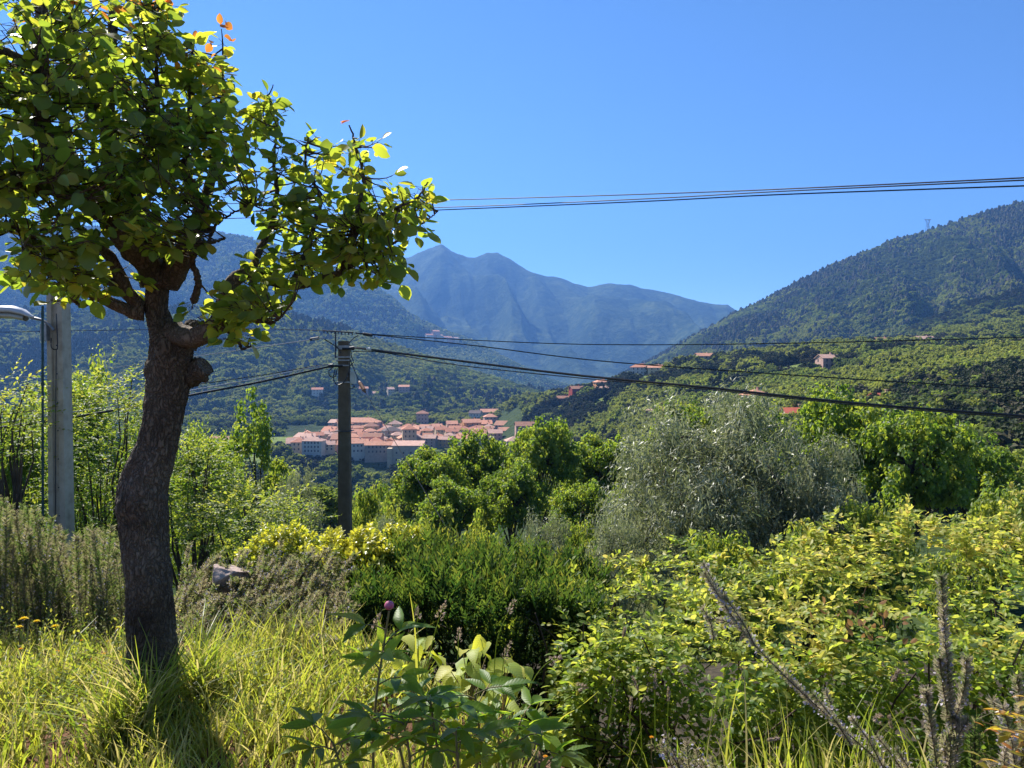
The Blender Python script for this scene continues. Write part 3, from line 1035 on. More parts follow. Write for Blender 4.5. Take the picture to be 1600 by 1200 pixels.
ORD = ['first', 'second', 'third', 'fourth', 'fifth', 'sixth', 'seventh', 'eighth', 'ninth', 'tenth', 'eleventh', 'twelfth', 'thirteenth', 'fourteenth', 'fifteenth', 'sixteenth', 'seventeenth', 'eighteenth', 'nineteenth', 'twentieth', 'twenty-first', 'twenty-second', 'twenty-third']
TOWN_Z = -64.0
rows = [('front', 588, 452, 628), ('second', 613, 448, 706), ('third', 640, 462, 750), ('fourth', 668, 470, 782), ('fifth', 698, 502, 806), ('sixth', 730, 508, 812), ('back', 765, 512, 800)]
wk = ['cream', 'cream', 'pink', 'ochre', 'grey', 'cream', 'pink', 'ochre']
rk = ['terracotta', 'pale pink', 'salmon', 'rust', 'salmon', 'pale pink', 'terracotta']
rr = random.Random(5)
nth = -1
HIDDEN = {1, 13, 34, 37, 38, 39, 55, 60, 74, 86, 88, 89}     # wholly behind other houses
for rn, d, p0, p1 in rows:
    x = PX(p0, d)
    k = 0
    while x < PX(p1, d):
        w = rr.uniform(7.5, 14)
        dp = rr.uniform(8, 11)
        h = rr.uniform(4.2, 8.0)
        st = 2 if h < 7.4 else 3
        wc, rc = rr.choice(wk), rr.choice(rk)
        kd = rr.choice(['gable', 'gable', 'gable', 'hip', 'hip', 'shed'])
        rot = rr.choice([0, 0, 0, math.pi / 2]) + rr.uniform(-.28, .28) + .08
        ww, dd_ = (w, dp) if abs(math.cos(rot)) > .5 else (dp, w)
        yy = d + rr.uniform(-7, 7)
        nth += 1
        zj, chim = rr.uniform(-.8, .8), rr.random() < .6
        if nth in HIDDEN:
            x += w + rr.choice([.6, .8, 1.2, 2.5, 5.0])
            continue
        house('town_house', '%s house with %s %s roof, %s from left in the town\'s %s row' % (wc, rc, {'gable': 'gabled', 'hip': 'hipped', 'shed': 'sloping'}[kd], ORD[k], rn),
              x + w / 2, yy, TOWN_Z + zj, ww, dd_, h, rot, wc, rc, kd, 'houses of the town', chim, st, 2 if ww < 10 else 3, 8 if rn in ('front', 'second') else 4)
        x += w + rr.choice([.6, .8, 1.2, 2.5, 5.0])
        k += 1
town = [
    ('white block of flats at the left of the town edge, beside the concrete pole', 490, 578, 15, 10, 9, -.12, 'white', 'pale pink', 'hip', 3, 5),
    ('pale building with a long hipped roof at the back left of the town', 560, 768, 42, 16, 9, -.1, 'pink', 'salmon', 'hip', 3, 9),
    ('yellow tower house with a hipped roof rising above the front of the town', 639, 612, 11, 11, 15, .2, 'cream', 'terracotta', 'hip', 4, 3),
    ('bright orange house near the right end of the town', 736, 742, 17, 12, 10.5, .3, 'orange', 'salmon', 'gable', 3, 3),
    ('low white house at the very front of the town right of the pole', 556, 576, 13, 10, 7.5, .15, 'white', 'salmon', 'gable', 2, 4),
    ('brick red house behind the white front houses of the town', 583, 600, 14, 10, 10, -.1, 'pink', 'rust', 'gable', 2, 3),
    ('long grey house on the edge of the bank', 592, 572, 20, 9, 6.5, .05, 'grey', 'salmon', 'gable', 2, 6),
    ('large pale shed roofed house at the far left of the town', 468, 598, 20, 13, 5.5, .25, 'grey', 'pale pink', 'gable', 2, 5),
    ('dark roofed house in the middle of the town', 612, 655, 15, 11, 10, .4, 'grey', 'dark', 'hip', 3, 3),
    ('small house with a pink roof beside the valley road right of the town', 766, 830, 14, 11, 7, .2, 'pink', 'salmon', 'hip', 2, 3),
    ('white gabled house up the valley behind the town', 743, 865, 13, 11, 8, -.2, 'white', 'dark', 'gable', 2, 3),
    ('pink tall house standing alone behind the back row', 660, 850, 13, 12, 12, .1, 'pink', 'rust', 'hip', 3, 3),
    ('cream house with salmon roof on the slope above the town', 764, 900, 20, 13, 7, .1, 'cream', 'salmon', 'gable', 2, 4),
    ('low house with a pale pink roof among the trees right of the town', 806, 560, 15, 11, 6.5, .2, 'cream', 'pale pink', 'hip', 2, 3),
    ('low rust roofed house at the right edge of the town', 826, 640, 22, 12, 7, .1, 'pink', 'rust', 'gable', 2, 4),
    ('lone small farm building with a salmon roof in the meadow left of the town', 345, 600, 16, 9, 4.5, .1, 'cream', 'salmon', 'gable', 1, 3),
]
for lab, px, d, w, dp, h, rot, wc, rc, kd, st, wi in town:
    x = PX(px, d)
    z = max(TOWN_Z, float(H_far(x, d)) + .2) if d > 800 or px < 400 or px > 790 else TOWN_Z
    house('town_house', lab, x, d, z, w, dp, h, rot, wc, rc, kd, 'houses of the town', True, st, wi, 10)
    CLEAR.append((x, d - 10, w * .6 + 8))

# the tall tan building built down the river bank
x = PX(638, 566)
r = thing('bank_building', 'tall tan building with a buttress tower stepping down the river bank', 'building', (x, 566, -76))
put('wall', MB().box(-11, 11, -6, 6, -14, 19).mesh('wall', M['wall_cream']), r)
put('roof', MB().add(np.array([(-11.6, -6.6, 19), (11.6, -6.6, 19), (11.6, 6.6, 21.5), (-11.6, 6.6, 21.5), (-11.6, -6.6, 18.7), (11.6, -6.6, 18.7), (11.6, 6.6, 18.7), (-11.6, 6.6, 18.7)], float),
                     [[0, 1, 2, 3], [7, 6, 5, 4], [1, 0, 4, 5], [2, 1, 5, 6], [3, 2, 6, 7], [0, 3, 7, 4]]).mesh('roof', M['roof_pale pink']), r)
put('tower', MB().box(-14.6, -11.05, -7.5, -1, -16, 17).mesh('tower', M['wall_cream']), r)
for i in range(4):
    for s in range(3):
        put('window', WIN, r, (-8 + i * 5.2, -6, 3 + s * 5))

def ground_d(px, py, lo, hi):
    ds = np.linspace(lo, hi, 400)
    xs_ = (px - 800) / F * ds
    z = H_far(xs_, ds) - EYE
    c, s = math.cos(PITCH), math.sin(PITCH)
    pv_ = 600 - F * (s * ds + c * z) / (c * ds - s * z)
    return float(ds[int(np.argmin(abs(pv_ - py)))])


hill = [
    ('orange walled house on the grassy brow beyond the town', 940, 592, 560, 720, 13, 9, 6, .3, 'orange', 'salmon', 'hip', 2, 3),
    ('large white villa among cypresses on the brow of the hill', 1000, 590, 520, 660, 16, 11, 9, -.2, 'white', 'terracotta', 'hip', 3, 4),
    ('deep red house on the slope below the brow', 901, 614, 480, 700, 12, 9, 6.5, .3, 'red', 'rust', 'gable', 2, 3),
    ('small dark red house left of the deep red one', 880, 622, 480, 700, 11, 8, 4, .1, 'red', 'rust', 'gable', 1, 3),
    ('big brown house with a hipped pink roof beside the olive tree', 1027, 662, 230, 400, 10, 9, 7.5, -.35, 'brown', 'pale pink', 'hip', 2, 3),
    ('small pink house alone in the woods of the right hillside', 1293, 575, 420, 560, 11, 8, 6, .2, 'pink', 'pale pink', 'gable', 2, 3),
    ('brown house with a pale roof beside the hillside meadow', 1443, 541, 480, 620, 14, 9, 6, .15, 'brown', 'pale pink', 'gable', 2, 3),
    ('pink roofed house half hidden in trees above the olive', 1180, 634, 280, 420, 11, 9, 5.5, .4, 'pink', 'salmon', 'hip', 2, 3),
    ('house with a bright red roof just above the olive tree', 1243, 664, 160, 320, 9, 7, 4.5, .1, 'cream', 'red', 'gable', 1, 3),
    ('house with a bright red roof between trees on the right slope', 1380, 640, 200, 340, 8, 6, 4, .2, 'cream', 'red', 'gable', 1, 2),
    ('cream farmhouse on the skyline of the near hill', 1100, 553, 600, 680, 14, 9, 5, .2, 'cream', 'salmon', 'gable', 2, 3),
    ('orange roofed cottage right of the white villa', 1024, 571, 590, 650, 11, 8, 5, -.3, 'cream', 'salmon', 'gable', 2, 2),
    ('pale house on the slope between the red house and the brow', 943, 616, 480, 680, 10, 8, 4.5, .2, 'pink', 'pale pink', 'gable', 1, 3),
    ('brown barn on the skyline left of the meadow', 1378, 535, 640, 740, 13, 9, 4, .1, 'brown', 'rust', 'gable', 1, 3),
]
for lab, px, py, lo, hi, w, dp, h, rot, wc, rc, kd, st, wi in hill:
    d = ground_d(px, py, lo, hi)
    x = PX(px, d)
    house('hill_house', lab, x, d, float(H_far(x, d)) - .3, w, dp, h, rot, wc, rc, kd, 'houses on the hillside', True, st, wi, 5)
    for q in (0, .03, .06):
        CLEAR.append((x * (1 - q), d * (1 - q), w * .5 + 3))
hl = ['pink two storey house in a clearing of the wooded hillside', 'low house with a pink roof left of the clearing on the hillside', 'house roof just left of the concrete pole on the wooded hillside',
      'small house right of the concrete pole on the wooded hillside', 'pale outbuilding beside the clearing on the wooded hillside',
      'leftmost house of the far village on the blue ridge', 'tall house of the far village on the blue ridge', 'third house of the far village on the blue ridge',
      'fourth house of the far village on the blue ridge', 'fifth house of the far village on the blue ridge', 'rightmost house of the far village on the blue ridge']
for i, p in enumerate(HILL_HOUSES):
    far = i >= 5
    k = 1.7 if far else 1.0
    house('hill_house', hl[i], p[0], p[1] - 6, p[2] - (0 if i in (0, 4) or far else 2.5), 15 * k if i != 4 else 9, 10 * k, (7 if not far else 11 + 8 * (i == 6)), .1 * i, ['pink', 'cream', 'white'][i % 3], ['salmon', 'pale pink', 'terracotta'][i % 3], 'gable', 'houses on the hillside', not far, 2, 3, 12)

# ------------------------------------------------------------------ pylon on the mountain
pb = surf_at_py(RIGHT, 1443, 362)
r = thing('pylon', 'lattice power pylon on the right mountain skyline', 'pylon', pb)
mbp = MB()
Hh = 34
for sx in (-1, 1):
    for sy in (-1, 1):
        put('leg', MB().tube([(sx * 5, sy * 5, 0), (sx * 2, sy * 2, Hh * .6), (sx * 4.5, sy * 1.5, Hh)], .45, 4).mesh('leg', M['steel']), r)
for i in range(6):
    z0, z1 = i * Hh / 6, (i + 1) * Hh / 6
    w0 = np.interp(z0, [0, Hh * .6, Hh], [5, 2, 4.5])
    w1 = np.interp(z1, [0, Hh * .6, Hh], [5, 2, 4.5])
    for s in (-1, 1):
        mbp.tube([(s * w0, -2, z0), (-s * w1, -2, z1)], .28, 4)
put('bracing', mbp.mesh('bracing', M['steel']), r)
put('crossarm', MB().tube([(-8.5, 0, Hh), (8.5, 0, Hh)], .6, 4).tube([(-8.5, 0, Hh), (-4, 0, Hh - 3)], .35, 4).tube([(8.5, 0, Hh), (4, 0, Hh - 3)], .35, 4).mesh('crossarm', M['steel']), r)

# ------------------------------------------------------------------ woods of the valley
n = 30000
t = -0.95 + 1.8 * rng.random(n)
d = np.exp(rng.uniform(math.log(190), math.log(1080), n))
x = t * d
mm = meadow_mask(x, d)
ok = (mm < .25)
intown = (x > PX(440, 700) - 10) & (x < PX(815, 700)) & (d > 566) & (d < 812)
intown2 = (d > 566) & (d < 812) & (t > (440 - 800) / F) & (t < (822 - 800) / F)
ok &= ~intown2
pts = np.stack([x, d, H_far(x, d)], -1)
ok &= keep(pts)
ok |= (rng.random(n) < .05) & ~intown2 & (mm > .25) & keep(pts)
pts = pts[ok]
xb = rng.uniform(PX(430, 500), PX(720, 500), 900)
yb = rng.uniform(440, 572, 900)
kb = keep(np.stack([xb, yb, yb], -1))
pts = np.concatenate([pts, np.stack([xb, yb, H_far(xb, yb) - 1.5], -1)[kb]])
nr = 700
tr = rng.uniform(.30, .82, nr)
dr = np.exp(rng.uniform(math.log(92), math.log(200), nr))
kr = keep(np.stack([tr * dr, dr, dr], -1))
pts = np.concatenate([pts, np.stack([tr * dr, dr, H_far(tr * dr, dr)], -1)[kr]])
xf = rng.uniform(PX(446, 575), PX(672, 575), 80)
yf = rng.uniform(570, 579, 80)
sc0 = (.8 + .95 * rng.random(len(pts)) ** 1.4)
pts = np.concatenate([pts, np.stack([xf, yf, np.full(80, -69.0)], -1)])
sc = np.concatenate([sc0, .45 + .4 * rng.random(80)])
forest('valley_wood', 'mixed green woods on the valley sides round the town', pts, sc, PL + PP + PLL + PLD, crown_mix(pts, .011, 31, .565, 4, 2))


# ------------------------------------------------------------------ single trees of the middle distance
def tree_meshes(h, R, mat, nbig, nsmall, nper, leaf, tmpl=L_KITE, squash=.85, trunk_r=.16, low=-.35, stems=1, seedspread=.13):
    """trunk with limbs and a crown of leaf clumps; local, base at 0"""
    B, Sm = clump_points(nbig, nsmall, R, squash, low=low)
    top = B[:, 2].max() + R * .25
    lift = h - top
    B[:, 2] += lift
    Sm[:, 2] += lift
    tm, cm = MB(), MB()
    for s in range(stems):
        bend = rng.normal(size=2) * R * .12
        ztop = lift + R * .25
        zs = np.linspace(-1.2, ztop, 8)
        f = (zs + 1.2) / (ztop + 1.2)
        px_ = bend[0] * f ** 1.5 + (s - (stems - 1) / 2) * .5 * f
        py_ = bend[1] * f ** 1.5
        tp = np.stack([px_, py_, zs], -1)
        tm.tube(tp, trunk_r * (1.15 - .75 * f) / math.sqrt(stems), 7)
        for i in range(s, len(B), stems):
            a = tp[rng.integers(3, 8)]
            c = B[i]
            q = np.linspace(0, 1, 5)[:, None]
            mid = a + (c - a) * q + np.array([0, 0, 1]) * (np.sin(q * math.pi) * .06 * R) + rng.normal(size=(5, 3)) * R * .02 * q
            tm.tube(mid, trunk_r * np.linspace(.42, .10, 5), 5)
    leafy(cm, Sm, nper, R * seedspread, leaf, tmpl)
    return tm.mesh('trunk', M['bark_mid'], True), cm.mesh('crown', mat)


def tree_at(name, label, cat, group, meshes, loc, scale=1.0, rot=0.0, sz=1.0, foliage='crown'):
    r = thing(name, label, cat, loc, group)
    r.rotation_euler[2] = rot
    r.scale = (scale, scale, scale * sz)
    put('trunk', meshes[0], r)
    put(foliage, meshes[1], r)
    return r


OAK = [tree_meshes(9, 3.6, M['oak'], 52, 9, 28, .21, squash=.95, trunk_r=.2, low=-.5) for _ in range(3)]
OAKM = [tree_meshes(9, 4.0, M['forest'], 30, 9, 22, .36, squash=.9, trunk_r=.2) for _ in range(3)]
PINEM = [tree_meshes(10, 3.2, M['pine'], 26, 9, 20, .3, squash=1.2, trunk_r=.2) for _ in range(1)]
placed = []
prng = np.random.default_rng(77)
WOOD = {5, 7, 12, 21, 27, 28, 31, 33, 37, 47, 50, 51, 64, 65, 72, 73, 74, 81, 89, 105, 111, 119, 129, 130, 134, 136, 141, 143, 156, 159, 166}     # the ones in view
stand = {'slope': [], 'middle': [], 'right': [], 'pine': []}
for it in range(2600):
    if len(placed) >= 170:
        break
    t = prng.uniform(-.72, .74)
    d = math.exp(prng.uniform(math.log(62), math.log(235)))
    x = t * d
    if any((x - a) ** 2 + (d - b) ** 2 < (3.6 + .012 * d) ** 2 for a, b in placed):
        continue
    if not keep(np.array([[x, d, 0]]))[0]:
        continue
    placed.append((x, d))
    pine = t > .38 and prng.random() < .2
    var = prng.integers(0, 3), prng.uniform(.7, 1.05), prng.uniform(0, 6.28), prng.uniform(.85, 1.1)
    if len(placed) - 1 not in WOOD:
        continue
    stand['pine' if pine else 'right' if t > .34 else 'slope' if t < -.1 else 'middle'].append((t, x, d, var))
WORDS = {'slope': ('green woodland tree on the slope left of the middle oaks', 'woodland trees of the left slope'),
         'middle': ('woodland tree peeping between the middle oaks', 'woodland trees behind the middle oaks'),
         'right': ('rounded green tree of the near right hillside', 'woodland trees of the near right hillside'),
         'pine': ('dark brownish pine of the near right hillside', 'pines of the right hillside')}
OUT_OF_VIEW = {'slope': (0, 1, 2, 3, 8), 'middle': (0, 3), 'right': (0, 1, 3, 6, 9, 10), 'pine': (0, 2, 3)}
for key, lst in stand.items():
    lst.sort(key=lambda q: q[0])
    lst = [q for i_, q in enumerate(lst) if i_ not in OUT_OF_VIEW.get(key, ())]
    for k, (t, x, d, var) in enumerate(lst):
        z = float(H_far(x, d))
        tree_at('pine_tree' if key == 'pine' else 'woodland_tree', '%s, %s from the left' % (WORDS[key][0], ORD[k]), 'tree', WORDS[key][1],
                PINEM[0] if key == 'pine' else OAKM[var[0]], (x, d, z), var[1], var[2], var[3])


def mid_tree(name, label, meshes, h0, px, top, d, width, w0, cat='tree', group=None, rot=None, foliage='crown'):
    """stand a tree so that its top shows at row top and its crown is width columns wide"""
    x = PX(px, d)
    z = float(G(x, d))
    ztop = P(px, top, d)[2]
    s = (width / F * d) / w0
    return tree_at(name, label, cat, group, meshes, (x, d, z), s, rng.uniform(0, 6.28) if rot is None else rot, (ztop - z) / h0 / s, foliage)


og = 'green oaks in the middle of the view'
mid_tree('oak_tree', 'dark green oak rising just left of the middle, lowest of the oaks', OAK[0], 9, 672, 690, 42, 130, 7.2, group=og)
mid_tree('oak_tree', 'oak with bright leaf tips in front of the town edge', OAK[1], 9, 745, 668, 46, 140, 7.2, group=og)
mid_tree('oak_tree', 'tallest oak of the middle group, hiding the right end of the town', OAK[2], 9, 845, 642, 44, 130, 7.2, group=og)
mid_tree('oak_tree', 'oak between the tallest oak and the big grey olive', OAK[0], 9, 935, 668, 48, 120, 7.2, group=og, rot=2.0)
mid_tree('oak_tree', 'low oak in front of the middle oaks', OAK[1], 9, 710, 742, 36, 130, 7.2, group=og, rot=4.0)
mid_tree('oak_tree', 'dark oak standing in front of the tallest oak', OAK[1], 9, 800, 720, 38, 120, 7.2, group=og, rot=1.0)
mid_tree('oak_tree', 'oak low down beside the grey olive', OAK[2], 9, 910, 745, 34, 110, 7.2, group=og, rot=3.0)
mid_tree('oak_tree', 'large oak right of the grey olive', OAK[2], 9, 1330, 592, 33, 200, 7.2, group=og, rot=5.0)
mid_tree('oak_tree', 'dark oak at the right behind the hedge', OAK[0], 9, 1425, 622, 30, 190, 7.2, group=og, rot=.5)
mid_tree('oak_tree', 'oak low at the right of the dark oak', OAK[1], 9, 1520, 660, 34, 170, 7.2, group=og, rot=2.5)
mid_tree('oak_tree', 'oak peeping over the top of the grey olive', OAK[0], 9, 1070, 612, 50, 130, 7.2, group=og, rot=3.3)
mid_tree('oak_tree', 'bright oak behind the right half of the grey olive', OAK[1], 9, 1185, 628, 46, 150, 7.2, group=og, rot=5.3)
SLIM = tree_meshes(9, 3.4, M['oak'], 15, 7, 40, .19, squash=1.25, trunk_r=.15, low=-.2)
mid_tree('slender_tree', 'slender open crowned tree between the pear trunk and the concrete pole', SLIM, 9, 398, 608, 27, 165, 6.8)
OLV = tree_meshes(5.2, 3.6, M['olive'], 78, 11, 66, .13, L_OLIVE, .95, .11, -.6, 4, .12)
mid_tree('olive_tree', 'big silvery olive tree right of the middle', OLV, 5.2, 1110, 560, 21, 400, 7.4)
OLS = tree_meshes(3.2, 2.0, M['olive'], 24, 9, 70, .11, L_OLIVE, .9, .1, -.6, 2, .16)
og = 'small grey olives on the slope'
mid_tree('olive_tree', 'grey olive bush below the middle oaks', OLS, 3.2, 848, 785, 17, 135, 4.0, group=og)
mid_tree('olive_tree', 'grey olive bush just right of the concrete pole', OLS, 3.2, 598, 792, 18, 120, 4.0, group=og)
mid_tree('olive_tree', 'grey olive just left of the concrete pole', OLS, 3.2, 468, 712, 19, 120, 4.0, group=og)
mid_tree('olive_tree', 'small silvery olive at the lower left of the big olive', OLS, 3.2, 960, 790, 16, 150, 4.0, group=og)
mid_tree('olive_tree', 'silvery olive filling the right flank of the big olive', OLS, 3.2, 1270, 650, 20, 210, 4.0, group=og)
BUSH = [tree_meshes(3, 1.9, M['shrub'], 26, 8, 34, .13, L_SMALL, 1.0, .07, -.7, 3, .17) for _ in range(3)]
bg_ = 'light green bushes on the slope'
for i, (lab, px, top, d, w) in enumerate([
        ('light green bush right of the concrete pole at the foot of the bank', 575, 742, 30, 90),
        ('yellow green bush below the low oak', 655, 800, 20, 130),
        ('yellow green bush under the middle oaks', 745, 798, 19, 130),
        ('bright bush left of the small silvery olive', 905, 800, 21, 110),
        ('bush above the cypress hedge, left half', 700, 835, 13, 160),
        ('bush above the cypress hedge, right half', 820, 845, 12, 140),
        ('yellow bush at the foot of the big olive', 985, 740, 25, 120),
        ('bush behind the yellow leaved shrub left of the pole', 440, 800, 13, 140),
        ('bush behind the stone and the pear trunk', 330, 800, 12.5, 150),
        ('dark bush right of the big olive above the hornbeam hedge', 1370, 760, 18, 180),
        ('bush at the right edge above the hedge', 1560, 740, 20, 200),
        ('bush low at the foot of the concrete pole', 560, 838, 11.5, 110),
        ('shady bush under the big olive', 1130, 815, 15, 200),
        ('shady bush between big olive and right oak', 1270, 800, 16, 170),
        ('bush in the gap left of the low oak', 612, 775, 27, 80)]):
    mid_tree('bush', lab, BUSH[i % 3], 3, px, top, d, w, 4.0, 'bush', bg_, foliage='foliage')
LEFTT = tree_meshes(6, 2.6, M['oak'], 34, 10, 36, .12, L_SMALL, 1.05, .1, -.6, 2, .14)
mid_tree('broad_tree', 'leafy tree behind the lamp pole at the left', LEFTT, 6, 130, 545, 14, 190, 5.2)
mid_tree('broad_tree', 'leafy tree at the left edge', LEFTT, 6, 25, 600, 13, 170, 5.2, rot=2.2)
mid_tree('broad_tree', 'leafy tree just right of the pear trunk', LEFTT, 6, 315, 648, 15, 150, 5.2, rot=4.2)

# ------------------------------------------------------------------ poles
def prism(mb, outline, z0, z1, cx, cy, s0=1.0, s1=1.0, val=.5):
    o = np.array(outline, float)
    n = len(o)
    V = np.concatenate([np.c_[o * s0 + [cx, cy], np.full(n, z0)], np.c_[o * s1 + [cx, cy], np.full(n, z1)]])
    i = np.arange(n)
    mb.add(V, np.stack([i, (i + 1) % n, (i + 1) % n + n, i + n], -1), val)
    c = np.array([[cx, cy, z1]])
    mb.add(np.concatenate([V[n:], c]), np.stack([i, (i + 1) % n, np.full(n, n)], -1), val)


PD = 14.0
pt = P(537.5, 533, PD)
gx, gz = float(pt[0]), float(G(pt[0], PD))
r = thing('utility_pole', 'dark concrete utility pole with cables in the middle left', 'pole', (gx, PD, gz))
w = .098
mb = MB()
prism(mb, [(-w, -w * .8), (-w * .6, -w), (w * .6, -w), (w, -w * .8), (w, w), (-w, w)], gz - .6, pt[2], gx, PD, 1.35, .92)
mb.build('pole', M['concrete_dark'], r)
for py in (543, 558, 563, 571, 597):
    z = P(537, py, PD)[2]
    h = .035 if py == 543 else .012
    MB().box(gx - .125, gx + .125, PD - .128, PD + .128, z - h, z + h).build('steel_band', M['steel'], r)
# joint line of the pole
z = P(537, 673, PD)[2]
MB().box(gx - .146, gx + .146, PD - .15, PD + .15, z - .006, z + .006).build('pole_joint', M['steel_dark'], r)
bx = P(550, 590, PD)
MB().box(bx[0] - .02, bx[0] + .07, PD - .09, PD + .06, bx[2] - .11, bx[2] + .11).box(bx[0] - .012, bx[0] + .062, PD - .098, PD - .09, bx[2] - .10, bx[2] + .10).build('junction_box', M['plastic'], r)
a, b = P(527, 518, PD), P(527, 560, PD)
MB().tube([(a[0], PD - .14, a[2]), (b[0], PD - .14, b[2])], .014, 8).build('mast', M['steel_dark'], r)
a, b = P(507, 517, PD), P(555, 520, PD)
cb = MB().tube([(a[0], PD - .14, a[2]), (b[0], PD - .14, b[2])], .012, 8)
for q in np.linspace(.05, .95, 9):
    c = a + (b - a) * q
    cb.tube([(c[0], PD - .14, c[2]), (c[0], PD - .14, c[2] - .05)], .010, 5)
cb.build('crossarm', M['steel_dark'], r)
for s, (px, py) in enumerate([(552, 545), (519, 572)]):
    c = P(px, py, PD)
    MB().tube([(gx, PD - .12, c[2]), (c[0], PD - .16, c[2])], .022, 6).tube([(c[0] - .03, PD - .16, c[2]), (c[0] + .05, PD - .16, c[2] + .01)], .035, 8).build('cable_clamp', M['cable'], r)
# loose loops of cable at the pole
def curve_pts(pp, n=24):
    pp = np.array(pp, float)
    t = np.linspace(0, len(pp) - 1, n)
    out = []
    for u in t:
        i = min(int(u), len(pp) - 2)
        f = u - i
        p0 = pp[max(i - 1, 0)]
        p1, p2 = pp[i], pp[i + 1]
        p3 = pp[min(i + 2, len(pp) - 1)]
        out.append(.5 * ((2 * p1) + (-p0 + p2) * f + (2 * p0 - 5 * p1 + 4 * p2 - p3) * f * f + (-p0 + 3 * p1 - 3 * p2 + p3) * f ** 3))
    return np.array(out)


for lp in ([(522, 573), (514, 580), (516, 588), (524, 588), (527, 575)], [(524, 575), (521, 592), (527, 601), (538, 596), (545, 580), (547, 562)],
           [(548, 545), (549, 556), (552, 566), (547, 572), (546, 590)], [(507, 530), (518, 537), (527, 543), (533, 552)], [(546, 535), (552, 529), (560, 524)],
           [(549, 601), (553, 602), (552, 606), (546, 607)]):
    q = curve_pts([P(x_, y_, PD - .19) for x_, y_ in lp])
    MB().tube(q, .009, 5).build('cable_loop', M['cable'], r)

# lamp pole at the left
LD = 9.5
lt = P(91, 445, LD)
lx, lz = float(lt[0]), float(G(lt[0], LD))
r = thing('lamp_pole', 'pale ribbed concrete lamp pole behind the pear tree at the left', 'pole', (lx, LD, lz))
w = .098
mb = MB()
prism(mb, [(-w, -w), (-w * .42, -w), (-w * .36, -w * .62), (w * .30, -w * .62), (w * .36, -w), (w, -w), (w, w), (-w, w)], lz - .5, lt[2], lx, LD, 1.12, .94)
mb.build('pole', M['concrete'], r)
for k in range(7):
    c = P(96, 540 + 44 * k, LD)
    MB().tube([(lx + .02, LD - .09, c[2]), (lx + .02, LD - .068, c[2])], .008, 6).build('step_hole', M['steel_dark'], r)
a = P(84, 520, LD)
MB().box(lx - .125, lx - .05, LD - .175, LD - .1, a[2] - .10, a[2] + .10).build('bracket', M['steel'], r)
q = curve_pts([P(84, 516, LD - .16), P(76, 507, LD - .16), P(64, 500, LD - .17), P(48, 496, LD - .18)])
arm = MB().tube(q, .017, 8).build('lamp_arm', M['steel'], r)
# lamp head: lofted housing
hp = [P(53, 495.5, LD - .18), P(47, 494, LD - .18), P(38, 489.5, LD - .19), P(22, 485.5, LD - .2), P(4, 485, LD - .21), P(-12, 489, LD - .22), P(-18, 493, LD - .22)]
prof = [(.012, .012), (.045, .03), (.085, .05), (.11, .06), (.11, .058), (.075, .045), (.02, .015)]
th = np.linspace(0, 2 * math.pi, 16, endpoint=False)
Vl = np.array([[c[0], c[1] + wy * math.cos(a_), c[2] + (wz if math.sin(a_) > 0 else wz * .55) * math.sin(a_)] for c, (wy, wz) in zip(hp, prof) for a_ in th])
i, j = np.meshgrid(np.arange(len(hp) - 1), np.arange(16), indexing='ij')
fa = np.stack([i * 16 + j, i * 16 + (j + 1) % 16, (i + 1) * 16 + (j + 1) % 16, (i + 1) * 16 + j], -1).reshape(-1, 4)
MB().add(Vl, fa).build('lamp_head', M['lamp_grey'], r, True)
gp = [P(40, 496, LD - .19), P(22, 492, LD - .2), P(2, 491.5, LD - .21)]
Vl = np.array([[c[0], c[1] + wy * math.cos(a_), c[2] + .035 * math.sin(a_) - .012] for c, wy in zip(gp, (.06, .09, .085)) for a_ in th])
i, j = np.meshgrid(np.arange(2), np.arange(16), indexing='ij')
fa = np.stack([i * 16 + j, i * 16 + (j + 1) % 16, (i + 1) * 16 + (j + 1) % 16, (i + 1) * 16 + j], -1).reshape(-1, 4)
MB().add(Vl, fa).build('lamp_glass', M['lamp_glass'], r, True)
q = curve_pts([P(80, 528, LD - .16), P(80, 542, LD - .16), P(86, 546, LD - .16), P(90, 540, LD - .15), P(88, 490, LD - .14)])
MB().tube(q, .007, 5).build('power_cord', M['cable'], r)
q = np.array([P(88, 545, LD - .135), P(87, 640, LD - .139), P(87, 820, LD - .15)])
MB().tube(q, .006, 5).build('down_cord', M['cable'], r)
# green earth pipe beside it
a, b = P(66.5, 478, LD - .3), P(67, 840, LD - .3)
r = thing('green_pipe', 'thin dark green pipe standing left of the lamp pole', 'pipe', (b[0], b[1], b[2]))
MB().tube([a, b], .014, 8).build('pipe', M['green_pipe'], r)
for py in (600, 685, 716):
    c = P(66.8, py, LD - .3)
    MB().tube([c - [0, 0, .02], c + [0, 0, .02]], .021, 8).build('coupling', M['green_pipe'], r)

# ------------------------------------------------------------------ cables
def cable(name, label, pts, rad, mat, group):
    q = curve_pts([P(*p) for p in pts], 60)
    o = MB().tube(q, rad, 6).build(name, mat)
    return tag(o, label, 'cable', group)


